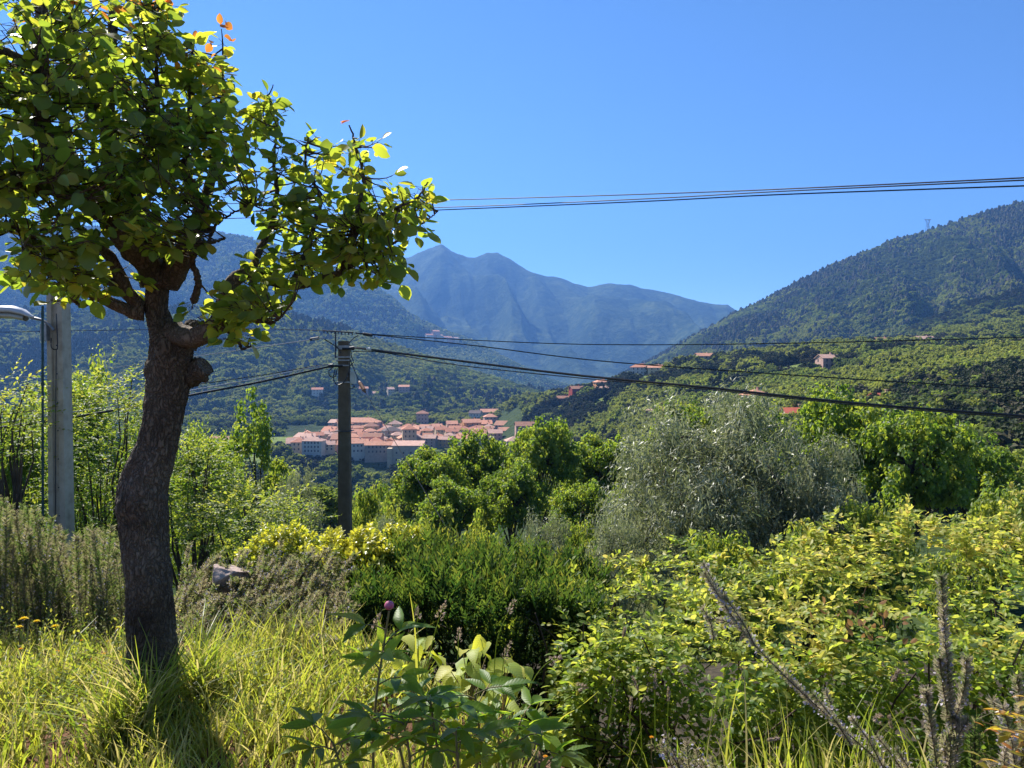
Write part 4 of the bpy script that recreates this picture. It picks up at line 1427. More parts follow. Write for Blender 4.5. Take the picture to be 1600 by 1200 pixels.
ug = 'overhead cables across the sky'
cable('overhead_cable', 'uppermost of the three thin cables crossing the sky', [(-80, 322, 62), (370, 318, 55), (690, 312.5, 47), (1050, 302, 38), (1320, 291, 32), (1700, 273, 26)], .028, M['cable'], ug)
cable('overhead_cable', 'middle one of the three thin cables crossing the sky', [(-80, 340, 62), (370, 331, 55), (690, 324, 47), (1000, 311, 39), (1220, 299, 34), (1700, 277, 26)], .028, M['cable'], ug)
cable('overhead_cable', 'lowest of the three thin cables crossing the sky', [(-80, 352, 62), (370, 341, 55), (690, 328, 47), (1000, 315, 39), (1220, 304, 34), (1700, 287, 26)], .030, M['cable'], ug)
ug = 'cables of the concrete utility pole'
cable('pole_cable', 'upper thin cable running right from the pole top', [(556, 520, 13.86), (577, 522, 13.85), (750, 532, 13.4), (950, 538.5, 13), (1250, 536, 12.4), (1700, 524, 11.6)], .0085, M['cable'], ug)
cable('pole_cable', 'second thin cable falling to the right from the pole top', [(556, 521, 13.84), (592, 524, 13.8), (750, 541, 13.2), (950, 565, 12.6), (1300, 590, 11.8), (1700, 614, 11)], .010, M['cable'], ug)
cable('pole_cable', 'thick black twisted cable falling to the right', [(552, 543, 13.84), (577, 546, 13.7), (700, 561.5, 13.2), (900, 586, 12.4), (1100, 605, 11.6), (1350, 631, 10.8), (1700, 657, 10)], .020, M['cable'], ug)
cable('pole_cable', 'thin pale cable just under the thick black one', [(552, 549, 13.84), (600, 551, 13.6), (720, 571, 13.0), (900, 590, 12.3), (1100, 608, 11.5), (1350, 634, 10.7), (1700, 660.5, 9.9)], .009, M['cable'], ug)
cable('pole_cable', 'pale thin cable running left below the black sleeve', [(507, 528, 13.84), (484, 531, 13.8), (360, 549, 14.4), (220, 569, 15), (100, 583, 15.6), (-60, 598, 16.4)], .010, M['cable_pale'], ug)
cable('pole_cable', 'faint upper cable running left from the crossarm', [(510, 517, 13.86), (430, 514, 14.4), (300, 514, 15.2), (-60, 520, 17)], .007, M['cable'], ug)
cable('pole_cable', 'black cable bundle falling left behind the pear trunk', [(519, 572, 13.84), (500, 576, 13.7), (410, 596, 13.1), (300, 617, 12.2), (200, 637, 11.2), (100, 654, 10.4), (-60, 677, 9.2)], .019, M['cable'], ug)
cable('pole_cable', 'pale cable beside the black bundle on the left', [(519, 570, 13.84), (498, 572, 13.7), (410, 590, 13.1), (300, 610, 12.3), (200, 631, 11.3), (100, 646, 10.5), (-60, 670, 9.3)], .010, M['cable_pale'], ug)
cable('pole_cable', 'thin dark cable above the bundle at the left edge', [(519, 569, 13.85), (498, 571, 13.8), (410, 586, 13.2), (300, 602, 12.6), (200, 622, 11.8), (100, 636, 11), (-60, 655, 10)], .008, M['cable'], ug)
# sleeves on the two top cables, white ferrule, guy wire
for lab, a, b in [('black sleeve on the cable left of the pole top', (484, 530.5, 13.8), (499, 528, 13.83)), ('black sleeve on the cable right of the pole top', (567, 521.5, 13.85), (582, 524, 13.83))]:
    a, b = P(*a), P(*b)
    d_ = b - a
    tag(MB().tube([a, a + d_ * .08, b - d_ * .08, b], [.018, .03, .03, .018], 10).build('cable_sleeve', M['cable']), lab, 'cable sleeve', 'sleeves on the pole cables')
a, b = P(574, 544.6, 13.7), P(580, 546.2, 13.66)
tag(MB().tube([a, a + (b - a) * .2, b - (b - a) * .2, b], [.026, .034, .034, .026], 10).build('cable_ferrule', M['plastic']), 'pale ferrule on the thick cable beside the pole', 'ferrule')
a, c, d_, b = P(547, 562, 13.85), P(561, 596, 13.4), P(571, 613, 13.2), P(650, 745, 11.6)
bz = float(G(b[0], 11.6))
r = thing('guy_wire', 'guy wire with brown insulator running down right of the concrete pole', 'guy wire', b)
MB().tube([a, c], .010, 6).tube([d_, b + (b - d_) * .9], .006, 6).build('wire', M['cable'], r)
MB().tube([c, c + (d_ - c) * .15, c + (d_ - c) * .8, d_], [.018, .034, .034, .016], 8).build('insulator', M['brown'], r)

# ------------------------------------------------------------------ garden shrubs
def shoot_leaves(mb, O, Dv, length, nleaf, size, tmpl, vbase, droop=.25, flat=.9, stem=None, up=None):
    """leafy shoots: leaves set alternately along each shoot in a flat spray"""
    n = len(O)
    Dv = nrm(Dv)
    L = np.broadcast_to(np.asarray(length, float), (n,))
    upv = np.array([0, 0, 1.0]) if up is None else up
    side = nrm(np.cross(Dv, upv + .25 * rng.normal(size=(n, 3))))
    k = np.arange(nleaf)
    f = (k + .6 + .3 * rng.random((n, nleaf))) / nleaf
    pos = O[:, None] + (L[:, None] * f)[..., None] * Dv[:, None]
    pos[..., 2] -= droop * L[:, None] * f ** 2
    sg = np.where(k % 2 == 0, 1.0, -1.0)[None, :, None]
    U = nrm(Dv[:, None] * (.55 + .5 * f[..., None]) + side[:, None] * sg * .85 * (1.15 - .5 * f[..., None]) + .22 * rng.normal(size=(n, nleaf, 3)))
    N = nrm(flat * (upv[None] if np.ndim(upv) == 1 else upv)[:, None] + .42 * rng.normal(size=(n, nleaf, 3)))
    sz = size * (.7 + .5 * rng.random((n, nleaf))) * (1 - .35 * f ** 2)
    val = np.clip(np.broadcast_to(np.asarray(vbase, float), (n,))[:, None] + .22 * rng.normal(size=(n, nleaf)) + .12 * f, 0, 1)
    fr = (pos.reshape(-1, 3), U.reshape(-1, 3), N.reshape(-1, 3), sz.ravel(), val.ravel())
    if mb is not None:
        mb.leaves(tmpl, *fr)
    if stem is not None:
        for i in range(n):
            q = np.linspace(-.25, 1, 5)[:, None]
            s = O[i] + L[i] * q * Dv[i] - np.array([0, 0, 1]) * droop * L[i] * q * abs(q)
            stem.tube(s, np.linspace(.0022, .0008, 5), 3)
    return fr


def single_leaves(parent, tmpl, fr, idx, mat, nvar=6, name='leaf'):
    """the chosen leaves as objects of their own, sharing a few meshes by shade"""
    O, U, N, sz, val = fr
    base = np.array(world_loc(parent))
    lo, hi = np.percentile(val[idx], 3), np.percentile(val[idx], 97) + 1e-6
    mesh = [make_mesh(name, tmpl[0], [tmpl[1]], np.full(len(tmpl[0]), lo + (hi - lo) * (k + .5) / nvar), mat, True) for k in range(nvar)]
    U = nrm(U)
    Vx = nrm(np.cross(U, N))
    W = np.cross(Vx, U)
    for i in idx:
        k = int(np.clip((val[i] - lo) / (hi - lo) * nvar, 0, nvar - 1))
        o = bpy.data.objects.new(name, mesh[k])
        COL.objects.link(o)
        o.parent = parent
        s = float(sz[i])
        m = Matrix.Identity(4)
        for c, a in enumerate((Vx[i], U[i], W[i])):
            for q in range(3):
                m[q][c] = float(a[q]) * s
        for q in range(3):
            m[q][3] = float(O[i][q] - base[q])
        o.matrix_basis = m


def sel_frames(fr, idx):
    return tuple(a[idx] for a in fr)


def cat_frames(fs):
    return tuple(np.concatenate([f[k] for f in fs]) for k in range(5))


# --- hornbeam hedge at the right -------------------------------------------------
def hedge_top(x, y):
    px = 800 + F * x / y
    base = np.interp(px, [860, 900, 1000, 1150, 1250, 1330, 1420, 1480, 1550, 1650], [-.10, .02, .06, .09, .18, .30, .40, .30, .36, .48])
    back = np.clip((y - 4.2) / 1.6, 0, 1)
    return .03 + (base - .03) * back + .09 * np.sin(x * 5 + y * 3) * np.cos(y * 4 - x) + .09 * np.sin(x * 11 - y * 7) * np.cos(y * 9)


hedge = thing('hornbeam_hedge', 'broad yellow green hornbeam hedge filling the lower right', 'hedge', (2.4, 4.9, float(H_near(2.4, 4.9))))
frames = []
n = 2000                                                       # the sunny top
y = rng.uniform(4.0, 6.1, n)
x = rng.uniform(.36, 4.6, n) * (y / 4.6)
zt = hedge_top(x, y)
O = np.stack([x, y, zt - .08 * rng.random(n)], -1)
Dv = np.stack([rng.normal(size=n), rng.normal(size=n) - .25, .35 + .5 * rng.random(n)], -1)
tb = fbm(x * 1.3, y * 1.3, 77, 3)
gap = fbm(x * 3.2, y * 5.5, 66, 3)
kq = (gap + .06 * rng.normal(size=n)) > .35                   # dark gaps between the sprays
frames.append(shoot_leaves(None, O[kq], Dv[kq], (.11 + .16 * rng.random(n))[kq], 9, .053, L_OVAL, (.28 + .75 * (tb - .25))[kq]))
n = 2600                                                       # layered sprays of the shaded front
x = rng.uniform(.30, 4.2, n)
dep = rng.random(n) ** 1.5 * .45
z = rng.uniform(-1.0, .06, n)
yf = 3.98 + .16 * np.sin(x * 4) + .10 * np.sin(x * 9 + 1) + .10 * np.sin(z * 8 + x * 3) + np.clip(.12 - z, 0, 1.2) * .42
O = np.stack([x, yf + dep, z], -1)
Dv = np.stack([.6 * rng.normal(size=n), -.8 - .4 * rng.random(n), .05 + .35 * rng.normal(size=n)], -1)
thin = (x < .55 + .15 * np.sin(z * 9)) & (z < -.35)            # open, twiggy foot at the left end
kp = ~(thin & (rng.random(n) < .6))
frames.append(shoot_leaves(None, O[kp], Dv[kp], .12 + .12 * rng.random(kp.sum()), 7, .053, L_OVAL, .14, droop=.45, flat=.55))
n = 260                                                        # left end
y = rng.uniform(4.1, 5.8, n)
z = rng.uniform(-.7, .0, n)
O = np.stack([.36 * y / 4.2 + .05 * rng.normal(size=n), y, z], -1)
Dv = np.stack([-.8 + .3 * rng.normal(size=n), .5 * rng.normal(size=n) - .3, .3 * rng.normal(size=n)], -1)
frames.append(shoot_leaves(None, O, Dv, .14, 8, .06, L_OVAL, .35, droop=.4))
# tall shoots above the top
sh = [(1420, 870, 778, 5.3), (1405, 850, 800, 5.4), (1250, 860, 826, 5.0), (1340, 870, 815, 5.5), (1580, 870, 758, 5.4), (1560, 860, 785, 5.5), (1600, 880, 790, 5.2), (1510, 880, 830, 5.3), (1450, 860, 812, 5.6),
      (1120, 890, 862, 5.2), (1180, 885, 858, 5.1), (1300, 860, 835, 5.4), (1380, 860, 822, 5.3), (1620, 860, 765, 5.6), (1000, 900, 872, 5.3), (1275, 850, 818, 5.6)]
O = np.array([P(a, b, d) for a, b, c, d in sh])
E = np.array([P(a + random.uniform(-22, 22), c, d) for a, b, c, d in sh])
Ls = np.linalg.norm(E - O, axis=1)
hst = MB()
for rep in range(2):
    frames.append(shoot_leaves(None, O, E - O, Ls * 1.03, 18, .055, L_OVAL, .62, droop=0, stem=hst if rep == 0 else None))
for k in range(5):                                             # side sprays on the tall shoots
    f = .15 + .75 * rng.random(len(sh))
    Oi = O + (E - O) * f[:, None]
    Dv = np.stack([rng.normal(size=len(sh)), .5 * rng.normal(size=len(sh)) - .3, .25 + .2 * rng.random(len(sh))], -1)
    frames.append(shoot_leaves(None, Oi, Dv, Ls * .45 * (1.1 - f) + .04, 7, .055, L_OVAL, .55, droop=.2))
fr = cat_frames(frames)
px = 800 + F * fr[0][:, 0] / fr[0][:, 1]
vis = (px < 1610) & (fr[0][:, 2] > -.7)
order = np.argsort(np.where(vis, fr[0][:, 1], 99) + .9 * rng.random(len(px)))
pick = order[:260]
rest = np.setdiff1d(np.arange(len(px)), pick)
m_ = MB()
m_.leaves(L_OVAL, *sel_frames(fr, rest))
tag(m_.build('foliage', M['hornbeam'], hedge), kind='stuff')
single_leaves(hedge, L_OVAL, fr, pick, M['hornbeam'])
for i in range(46):                                            # branches inside
    bx = rng.uniform(.35, 4.2)
    by = rng.uniform(4.3, 5.4)
    b0 = np.array([bx, by, float(H_near(bx, by)) - .05])
    tip = np.array([bx + rng.normal() * .35, by + rng.normal() * .4 - .25, rng.uniform(-.1, .18)])
    q = np.linspace(0, 1, 7)[:, None]
    s = b0 + (tip - b0) * q + rng.normal(size=(7, 3)) * .035 * np.sin(q * 3.1)
    hst.tube(s, np.linspace(rng.uniform(.008, .020), .004, 7), 5)
for i in range(60):
    bx, by = rng.uniform(.34, .9), rng.uniform(4.0, 4.8)
    s0 = np.array([bx, by, rng.uniform(-.9, -.2)])
    s1 = s0 + rng.normal(size=3) * np.array([.22, .15, .18]) + [0, 0, .12]
    q = np.linspace(0, 1, 5)[:, None]
    hst.tube(s0 + (s1 - s0) * q + rng.normal(size=(5, 3)) * .02 * q, np.linspace(.007, .002, 5), 4)
tag(hst.build('branches', M['twig'], hedge), kind='stuff')
# a few dead brown leaves caught in the hedge
n = 34
c = np.array([P(1330, 960, 4.15), P(1380, 975, 4.2), P(1350, 985, 4.1)])[rng.integers(0, 3, n)] + rng.normal(size=(n, 3)) * [.12, .08, .05]
M['dead_leaf'] = leaf_mat('dead_leaf', [(.14, .075, .035), (.22, .12, .055)], [(.28, .15, .05), (.4, .22, .08)], .4, .7, .1)
tag(MB().leaves(L_OVAL, c, rdir(n), rdir(n), .05, rng.random(n)).build('dead_leaves', M['dead_leaf'], hedge), 'brown dead leaves caught in the hedge', kind='stuff')

# --- cypress hedge in the middle -------------------------------------------------
cy = thing('cypress_hedge', 'dark green clipped cypress hedge with bright upright tips in the middle', 'hedge', (-.25, 5.3, float(H_near(-.25, 5.3))))
mb = MB()


def plumes(mb, O, Dv, L, nseg, wid, vb):
    """upright flattened sprays built of many short scale-leaf twigs"""
    n = len(O)
    Dv = nrm(Dv)
    side = nrm(np.cross(Dv, rdir(n)))
    k = np.arange(nseg)
    f = (k + rng.random((n, nseg))) / nseg
    pos = O[:, None] + (L[:, None] * f)[..., None] * Dv[:, None]
    sg = np.where(k % 2 == 0, 1.0, -1.0)[None, :, None]
    U = nrm(Dv[:, None] * .95 + side[:, None] * sg * .55 + .18 * rng.normal(size=(n, nseg, 3)))
    ln = L[:, None] * .36 * (1.05 - .75 * f)
    N = nrm(np.cross(Dv, side)[:, None] + .5 * rng.normal(size=(n, nseg, 3)))
    val = np.clip(vb[:, None] + .35 * f - .1 + .1 * rng.normal(size=(n, nseg)), 0, 1)
    tm = (np.array([(-wid, 0, 0), (wid, 0, 0), (wid * 1.1, .5, .02), (-wid * 1.1, .5, .02), (wid * .35, 1, 0), (-wid * .35, 1, 0)], float), np.array([[0, 1, 2, 3], [3, 2, 4, 5]]))
    mb.leaves(tm, pos.reshape(-1, 3), U.reshape(-1, 3), N.reshape(-1, 3), ln.ravel(), val.ravel())


n = 2600
x = rng.uniform(-1.12, .62, n)
y = rng.uniform(4.75, 6.0, n)
x = x * y / 5.2
topz = np.interp(800 + F * x / y, [540, 600, 660, 720, 800, 870, 930], [.06, .15, .21, .20, .17, .12, .0]) + .06 * np.sin(x * 9) * np.sin(y * 7 + x * 4)
O = np.stack([x, y, topz - .12 * rng.random(n) - .06 + .10 * (fbm(x * 3.5, y * 3.5, 88, 3) - .5)], -1)
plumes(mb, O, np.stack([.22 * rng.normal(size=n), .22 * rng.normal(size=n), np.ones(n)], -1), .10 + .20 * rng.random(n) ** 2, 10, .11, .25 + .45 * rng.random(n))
n = 3600
z = rng.uniform(-1.0, .12, n)
x = rng.uniform(-1.05, .55, n)
y = 4.72 + .12 * np.sin(x * 6) + .08 * np.sin(z * 7 + x * 9) + rng.random(n) ** 1.6 * .4
O = np.stack([x, y, z], -1)
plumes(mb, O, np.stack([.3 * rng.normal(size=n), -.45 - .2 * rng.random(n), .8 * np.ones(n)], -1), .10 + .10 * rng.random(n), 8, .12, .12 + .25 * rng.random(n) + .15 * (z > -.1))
tag(mb.build('foliage', M['cypress'], cy), kind='stuff')
mb = MB()
for i in range(26):
    bx, by = rng.uniform(-1, .55), rng.uniform(4.95, 5.5)
    z0 = float(H_near(bx, by))
    mb.tube([(bx, by, z0 - .05), (bx + rng.normal() * .05, by, -.4), (bx + rng.normal() * .1, by + rng.normal() * .1, .05)], [.016, .011, .005], 5)
tag(mb.build('stems', M['twig'], cy), kind='stuff')

# --- yellow leaved euonymus shrubs -----------------------------------------------
def euonymus(label, cpx, cpy, d, rx, rz, nros, light):
    c = P(cpx, cpy, d)
    gz_ = float(G(c[0], d))
    r = thing('euonymus_shrub', label, 'shrub', (c[0], d, gz_), 'yellow leaved shrubs')
    dv = rdir(nros)
    dv[:, 2] = np.abs(dv[:, 2]) * 1.1 - .25
    dv = nrm(dv)
    O = c + dv * np.array([rx, rx * .8, rz]) * (.72 + .33 * rng.random(nros) + .10 * np.sin(dv[:, 0] * 9 + dv[:, 2] * 7))[:, None]
    mb = MB()
    k = 9
    ax = nrm(dv * .6 + np.array([0, 0, 1.0]) + .3 * rng.normal(size=(nros, 3)))
    th = (np.arange(k) * 2.4)[None] + rng.random((nros, 1)) * 6
    a = nrm(np.cross(ax, rdir(nros)))
    b = np.cross(ax, a)
    lay = (np.arange(k) / k)[None]
    tilt = .35 + .9 * (1 - lay)
    U = nrm(ax[:, None] * np.cos(tilt)[..., None] + (a[:, None] * np.cos(th)[..., None] + b[:, None] * np.sin(th)[..., None]) * np.sin(tilt)[..., None])
    N = nrm(ax[:, None] * 1.0 - U * .3 + .2 * rng.normal(size=(nros, k, 3)))
    pos = O[:, None] + ax[:, None] * (lay * .06)[..., None]
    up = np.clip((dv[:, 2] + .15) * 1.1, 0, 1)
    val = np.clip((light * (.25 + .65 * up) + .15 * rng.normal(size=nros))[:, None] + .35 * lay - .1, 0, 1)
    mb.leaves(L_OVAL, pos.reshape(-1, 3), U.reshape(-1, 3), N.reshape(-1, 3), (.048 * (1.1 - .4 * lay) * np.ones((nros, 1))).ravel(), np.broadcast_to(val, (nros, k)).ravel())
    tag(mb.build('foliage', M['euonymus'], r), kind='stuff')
    for i in range(16):
        tip = O[rng.integers(0, nros)]
        s0 = np.array([c[0] + rng.normal() * .06, d + rng.normal() * .05, gz_ - .05])
        q = np.linspace(0, 1, 6)[:, None]
        MB().tube(s0 + (tip - s0) * q + rng.normal(size=(6, 3)) * .03 * np.sin(q * 3), np.linspace(.016, .004, 6), 5).build('branch', M['twig'], r)
    return r


euonymus('yellow leaved shrub left of the concrete pole, above the stone', 447, 884, 7.2, .40, .33, 480, .78)
euonymus('bright yellow leaved shrub in front of the concrete pole', 562, 908, 5.6, .38, .33, 520, .92)
euonymus('yellow leaved shoots at the left end of the cypress hedge', 632, 885, 5.9, .24, .28, 240, .85)

# --- rosemary --------------------------------------------------------------------
def rosemary_stem(nb, fb, sb, pts, nd, needle=.02, rad=.02, brown=.5, flower=.15):
    """needles packed round a stem; nb needles, fb flowers, sb stem"""
    q = curve_pts(pts, 14)
    sb.tube(q, np.linspace(.0026, .0010, 14), 4)
    f = rng.random(nd) ** .85
    u = f * 13
    i = np.minimum(u.astype(int), 12)
    w = (u - i)[:, None]
    O = q[i] * (1 - w) + q[i + 1] * w
    T = nrm(q[i + 1] - q[i])
    rd = nrm(np.cross(T, rdir(nd)))
    U = nrm(T * (.55 + .5 * rng.random((nd, 1))) + rd * .9)
    val = np.clip(brown + .25 * rng.normal(size=nd) + .25 * np.sin(f * 14 + rng.random() * 6), 0, 1)
    nb.leaves(L_NEEDLE, O, U, nrm(np.cross(U, T) + .3 * rdir(nd)), needle * (.6 + .7 * rng.random(nd)), val)
    nf = int(nd * flower)
    if nf:
        k = rng.integers(0, nd, nf)
        fb.leaves(L_KITE, O[k] + rd[k] * rad * (.5 + .5 * rng.random((nf, 1))), nrm(rd[k] + .5 * rdir(nf)), rdir(nf), .009 + .004 * rng.random(nf), rng.random(nf))


def rosemary_bush(name, label, stems, needle=.02, per=260, brown=.5, flower=.12, group='rosemary bushes', mat='rosemary'):
    b = np.array(stems[0][0])
    gz_ = float(G(b[0], b[1]))
    r = thing(name, label, 'shrub', (b[0], b[1], min(gz_, b[2])), group)
    nb, fb, sb = MB(), MB(), MB()
    for s in stems:
        L = sum(np.linalg.norm(np.array(s[i + 1]) - np.array(s[i])) for i in range(len(s) - 1))
        rosemary_stem(nb, fb, sb, s, max(20, int(per * L / .4)), needle, .016, brown, flower)
    tag(nb.build('foliage', M['rosemary_dry' if flower and 'sprig' in name else 'rosemary'], r), kind='stuff')
    if fb.V:
        tag(fb.build('flowers', M['lilac'], r), kind='stuff')
    tag(sb.build('stems', M['twig'], r), kind='stuff')
    return r


st = []
for i in range(260):                                            # upright bush left of the pear tree
    px = rng.uniform(-60, 215)
    d = rng.uniform(4.6, 5.7)
    top = np.interp(px, [-60, 0, 60, 120, 160, 215], [790, 770, 800, 835, 815, 850]) + rng.uniform(0, 120) * rng.random() ** .5
    b = P(px + rng.normal() * 15, 985, d)
    b[2] = max(b[2] - .12, float(G(b[0], d)) + .02)
    e = P(px + rng.normal() * 12 - 4, top, d)
    mid = b + (e - b) * .5 + rng.normal(size=3) * .03
    st.append([b, mid, e])
rosemary_bush('rosemary_bush', 'tall upright rosemary left of the pear trunk', st, .028, 220, .42, .05)
st = []
for i in range(230):                                            # sprawling bush right of the trunk
    px = rng.uniform(255, 500)
    py = rng.uniform(900, 1010)
    d = np.interp(py, [900, 1010], [5.3, 4.45]) + rng.normal() * .1
    b = P(px, py + 35, d)
    b[2] = max(b[2] - .1, float(G(b[0], d)))
    e = P(px + rng.uniform(20, 75), py - rng.uniform(25, 62), d - .1)
    mid = b + (e - b) * .5 + np.array([rng.normal() * .03, 0, .03 + rng.normal() * .02])
    st.append([b, mid, e])
rosemary_bush('rosemary_bush', 'sprawling brown rosemary right of the pear trunk', st, .025, 300, .55, .08)


def px_stem(pp, d, jit=.0):
    return [P(a + random.gauss(0, jit), b + random.gauss(0, jit), d) for a, b in pp]


st = [px_stem([(1490, 1260), (1485, 1120), (1478, 1020), (1471, 900)], 2.7)]
for i in range(5):
    y0 = random.uniform(1060, 1230)
    x0 = np.interp(y0, [900, 1200], [1471, 1490])
    st.append(px_stem([(x0, y0 + 40), (x0 + random.uniform(-22, 22), y0 - 30), (x0 + random.uniform(-16, 26), y0 - random.uniform(45, 85))], 2.7 + random.uniform(-.05, .05)))
st.append(px_stem([(1470, 1240), (1455, 1140), (1447, 1080)], 2.65))
rosemary_bush('rosemary_sprig', 'tall upright flowering rosemary spike before the hedge at the right', st, .024, 1000, .48, .05, 'flowering rosemary sprigs')
st = [px_stem([(1440, 1250), (1340, 1160), (1240, 1070), (1160, 985), (1100, 895)], 2.6)]
for (a, b, c, d_) in [(1180, 1010, 1130, 930), (1130, 950, 1098, 880), (1150, 975, 1105, 965), (1115, 1000, 1098, 950), (1270, 1105, 1225, 1050), (1330, 1165, 1270, 1085), (1380, 1200, 1330, 1120), (1420, 1225, 1370, 1150), (1300, 1125, 1290, 1080), (1450, 1260, 1400, 1170)]:
    st.append(px_stem([(a, b), ((a + c) / 2 + 4, (b + d_) / 2), (c, d_)], 2.6 + random.uniform(-.04, .04)))
rosemary_bush('rosemary_sprig', 'long flowering rosemary stem leaning to the left across the hedge', st, .016, 800, .52, .05, 'flowering rosemary sprigs')
st = []
for i in range(26):
    x0 = random.uniform(1555, 1680)
    tp = np.interp(x0, [1555, 1600, 1680], [1110, 1020, 990]) + random.uniform(0, 110)
    st.append(px_stem([(x0 - 10, 1290), (x0 + random.uniform(-15, 15), (1290 + tp) / 2), (x0 + random.uniform(-15, 25), tp)], 2.3 + random.uniform(-.15, .15)))
rosemary_bush('rosemary_sprig', 'bushy flowering rosemary at the lower right corner', st, .021, 800, .48, .05, 'flowering rosemary sprigs')
st = [px_stem([(1398, 1250), (1394, 1190), (1390, 1130)], 2.5)] + [px_stem([(1395, 1240), (1385 + 6 * k, 1190), (1378 + 8 * k, 1150 + 10 * k)], 2.5) for k in range(3)]
rosemary_bush('rosemary_sprig', 'fresh green rosemary tip beside the tall spike', [px_stem([(1525, 1250), (1522, 1180), (1524, 1125)], 2.5)] + [px_stem([(1523, 1240), (1518 + 6 * k, 1190), (1516 + 7 * k, 1150)], 2.5) for k in range(3)], .02, 300, .05, 0, 'flowering rosemary sprigs')
st = []
for i in range(40):
    x0 = random.uniform(1020, 1150)
    y0 = np.interp(x0, [1020, 1150], [1140, 1215])
    st.append(px_stem([(x0 + 30, y0 + 90), (x0 + 15, y0 + 40), (x0 + random.uniform(-15, 15), y0 + random.uniform(-8, 30))], 2.5 + random.uniform(-.1, .1)))
rosemary_bush('rosemary_bush', 'low dry rosemary at the bottom edge right of the peony', st, .016, 330, .72, .05)

# red tipped shrub sprig at the right edge
ph = thing('photinia_sprig', 'red tipped glossy leafy sprig at the right edge', 'shrub', P(1600, 1260, 1.9))
fs = []
for a, b, c, d_ in [(1640, 1150, 1540, 1095), (1650, 1135, 1555, 1105), (1650, 1165, 1535, 1128), (1660, 1180, 1560, 1140), (1650, 1120, 1600, 1085), (1650, 1230, 1530, 1175), (1650, 1250, 1545, 1195), (1660, 1215, 1580, 1165)]:
    o, e = P(a, b, 1.9), P(c, d_, 1.9)
    fs.append(shoot_leaves(None, o[None], (e - o)[None], np.linalg.norm(e - o), 9, .05, L_LANCE, .45, droop=.05))
    MB().tube([o, (o + e) / 2 + [0, 0, .004], e], [.002, .0015, .0008], 5).build('twig', M['stem_green'], ph)
fr = cat_frames(fs)
single_leaves(ph, L_LANCE, fr, np.arange(len(fr[0])), M['photinia'])
q0 = P(1650, 1140, 1.9)
MB().tube([P(1640, 1300, 1.9), P(1652, 1230, 1.9), q0], [.005, .004, .003], 6).build('stem', M['twig'], ph)


# --- hornbeam shrub sprays behind the pear trunk -----------------------------------
def spray_tree(label, cpx, cpy, d, rx, rz, nsh, vb, size=.06):
    c = P(cpx, cpy, d)
    gz_ = float(G(c[0], d))
    r = thing('hornbeam_shrub', label, 'shrub', (c[0], d, gz_), 'hornbeam shrubs behind the garden')
    dv = rdir(nsh)
    dv[:, 2] = dv[:, 2] * .9 + .15
    O = c + nrm(dv) * np.array([rx, rx * .8, rz]) * (.35 + .65 * rng.random(nsh) ** .6)[:, None]
    Dv = np.stack([dv[:, 0] + .4 * rng.normal(size=nsh), dv[:, 1] + .4 * rng.normal(size=nsh) - .2, .25 + .25 * rng.normal(size=nsh)], -1)
    mb = MB()
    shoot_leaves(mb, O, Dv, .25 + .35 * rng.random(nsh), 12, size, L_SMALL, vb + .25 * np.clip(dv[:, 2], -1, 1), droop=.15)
    tag(mb.build('foliage', M['shrub'], r), kind='stuff')
    s0 = np.array([c[0], d, gz_ - .1])
    for i in range(14):
        tip = O[rng.integers(0, nsh)]
        q = np.linspace(0, 1, 7)[:, None]
        MB().tube(s0 + (tip - s0) * q + np.array([0, 0, .2]) * np.sin(q * 3.14) + rng.normal(size=(7, 3)) * .04 * q, np.linspace(.035, .006, 7), 5).build('branch', M['bark_mid'], r)
    return r


spray_tree('yellow green hornbeam between lamp pole and pear trunk', 165, 690, 10.6, .75, 1.0, 560, .30)
spray_tree('hornbeam shrub in the lower gap between lamp pole and pear trunk', 150, 800, 10.4, .6, .6, 260, .25)
spray_tree('hornbeam sprays right of the pear trunk above the stone', 385, 815, 10.2, .75, .42, 400, .40)
spray_tree('shady hornbeam right beside the pear trunk', 300, 765, 11.0, .55, .8, 380, .25)
spray_tree('hornbeam twigs at the left edge of the view', 5, 660, 9.2, .35, .55, 150, .45)

# ------------------------------------------------------------------ stones
def stone(name, label, px, py, d, sx, sy, sz, seed, flat=.6):
    c = P(px, py, d)
    bm = bmesh.new()
    bmesh.ops.create_icosphere(bm, subdivisions=4, radius=1)
    for v in bm.verts:
        p_ = v.co.copy()
        for k in range(9):                                     # hewn faces
            rr_ = random.Random(seed * 31 + k)
            nrm_ = Vector((rr_.gauss(0, 1), rr_.gauss(0, 1), rr_.gauss(0, .6))).normalized()
            dd__ = p_.dot(nrm_) - rr_.uniform(.5, .75)
            if dd__ > 0:
                p_ -= nrm_ * dd__
        if p_.z > flat * .6:
            p_.z = flat * .6
        p_ += p_.normalized() * .05 * mnoise.fractal(p_ * 4 + Vector((seed, 0, 0)), 1, 2, 5)
        tilt = Matrix.Rotation(.25, 3, 'Y') @ Matrix.Rotation(-.18, 3, 'X')
        p_ = tilt @ p_
        v.co = Vector((c[0] + p_.x * sx, c[1] + p_.y * sy, c[2] + p_.z * sz))
    Vv = np.array([v.co[:] for v in bm.verts])
    Fc = np.array([[v.index for v in f.verts] for f in bm.faces])
    bm.free()
    o = MB().add(Vv, Fc).build(name, M['stone'])
    return tag(o, label, 'stone', 'garden stones')


stone('boulder', 'large pinkish stone with a flat sunlit top right of the pear trunk', 354, 898, 4.9, .16, .15, .13, 3)
stone('boulder', 'small pale stone half hidden under the rosemary', 505, 1003, 4.2, .10, .09, .09, 8)

# ------------------------------------------------------------------ pear tree
TD = 3.45
base = P(236, 1135, TD)
pear = thing('pear_tree', 'gnarled pear tree with a leaning dark trunk and round leaves at the left', 'tree', (base[0], TD, float(G(base[0], TD))))
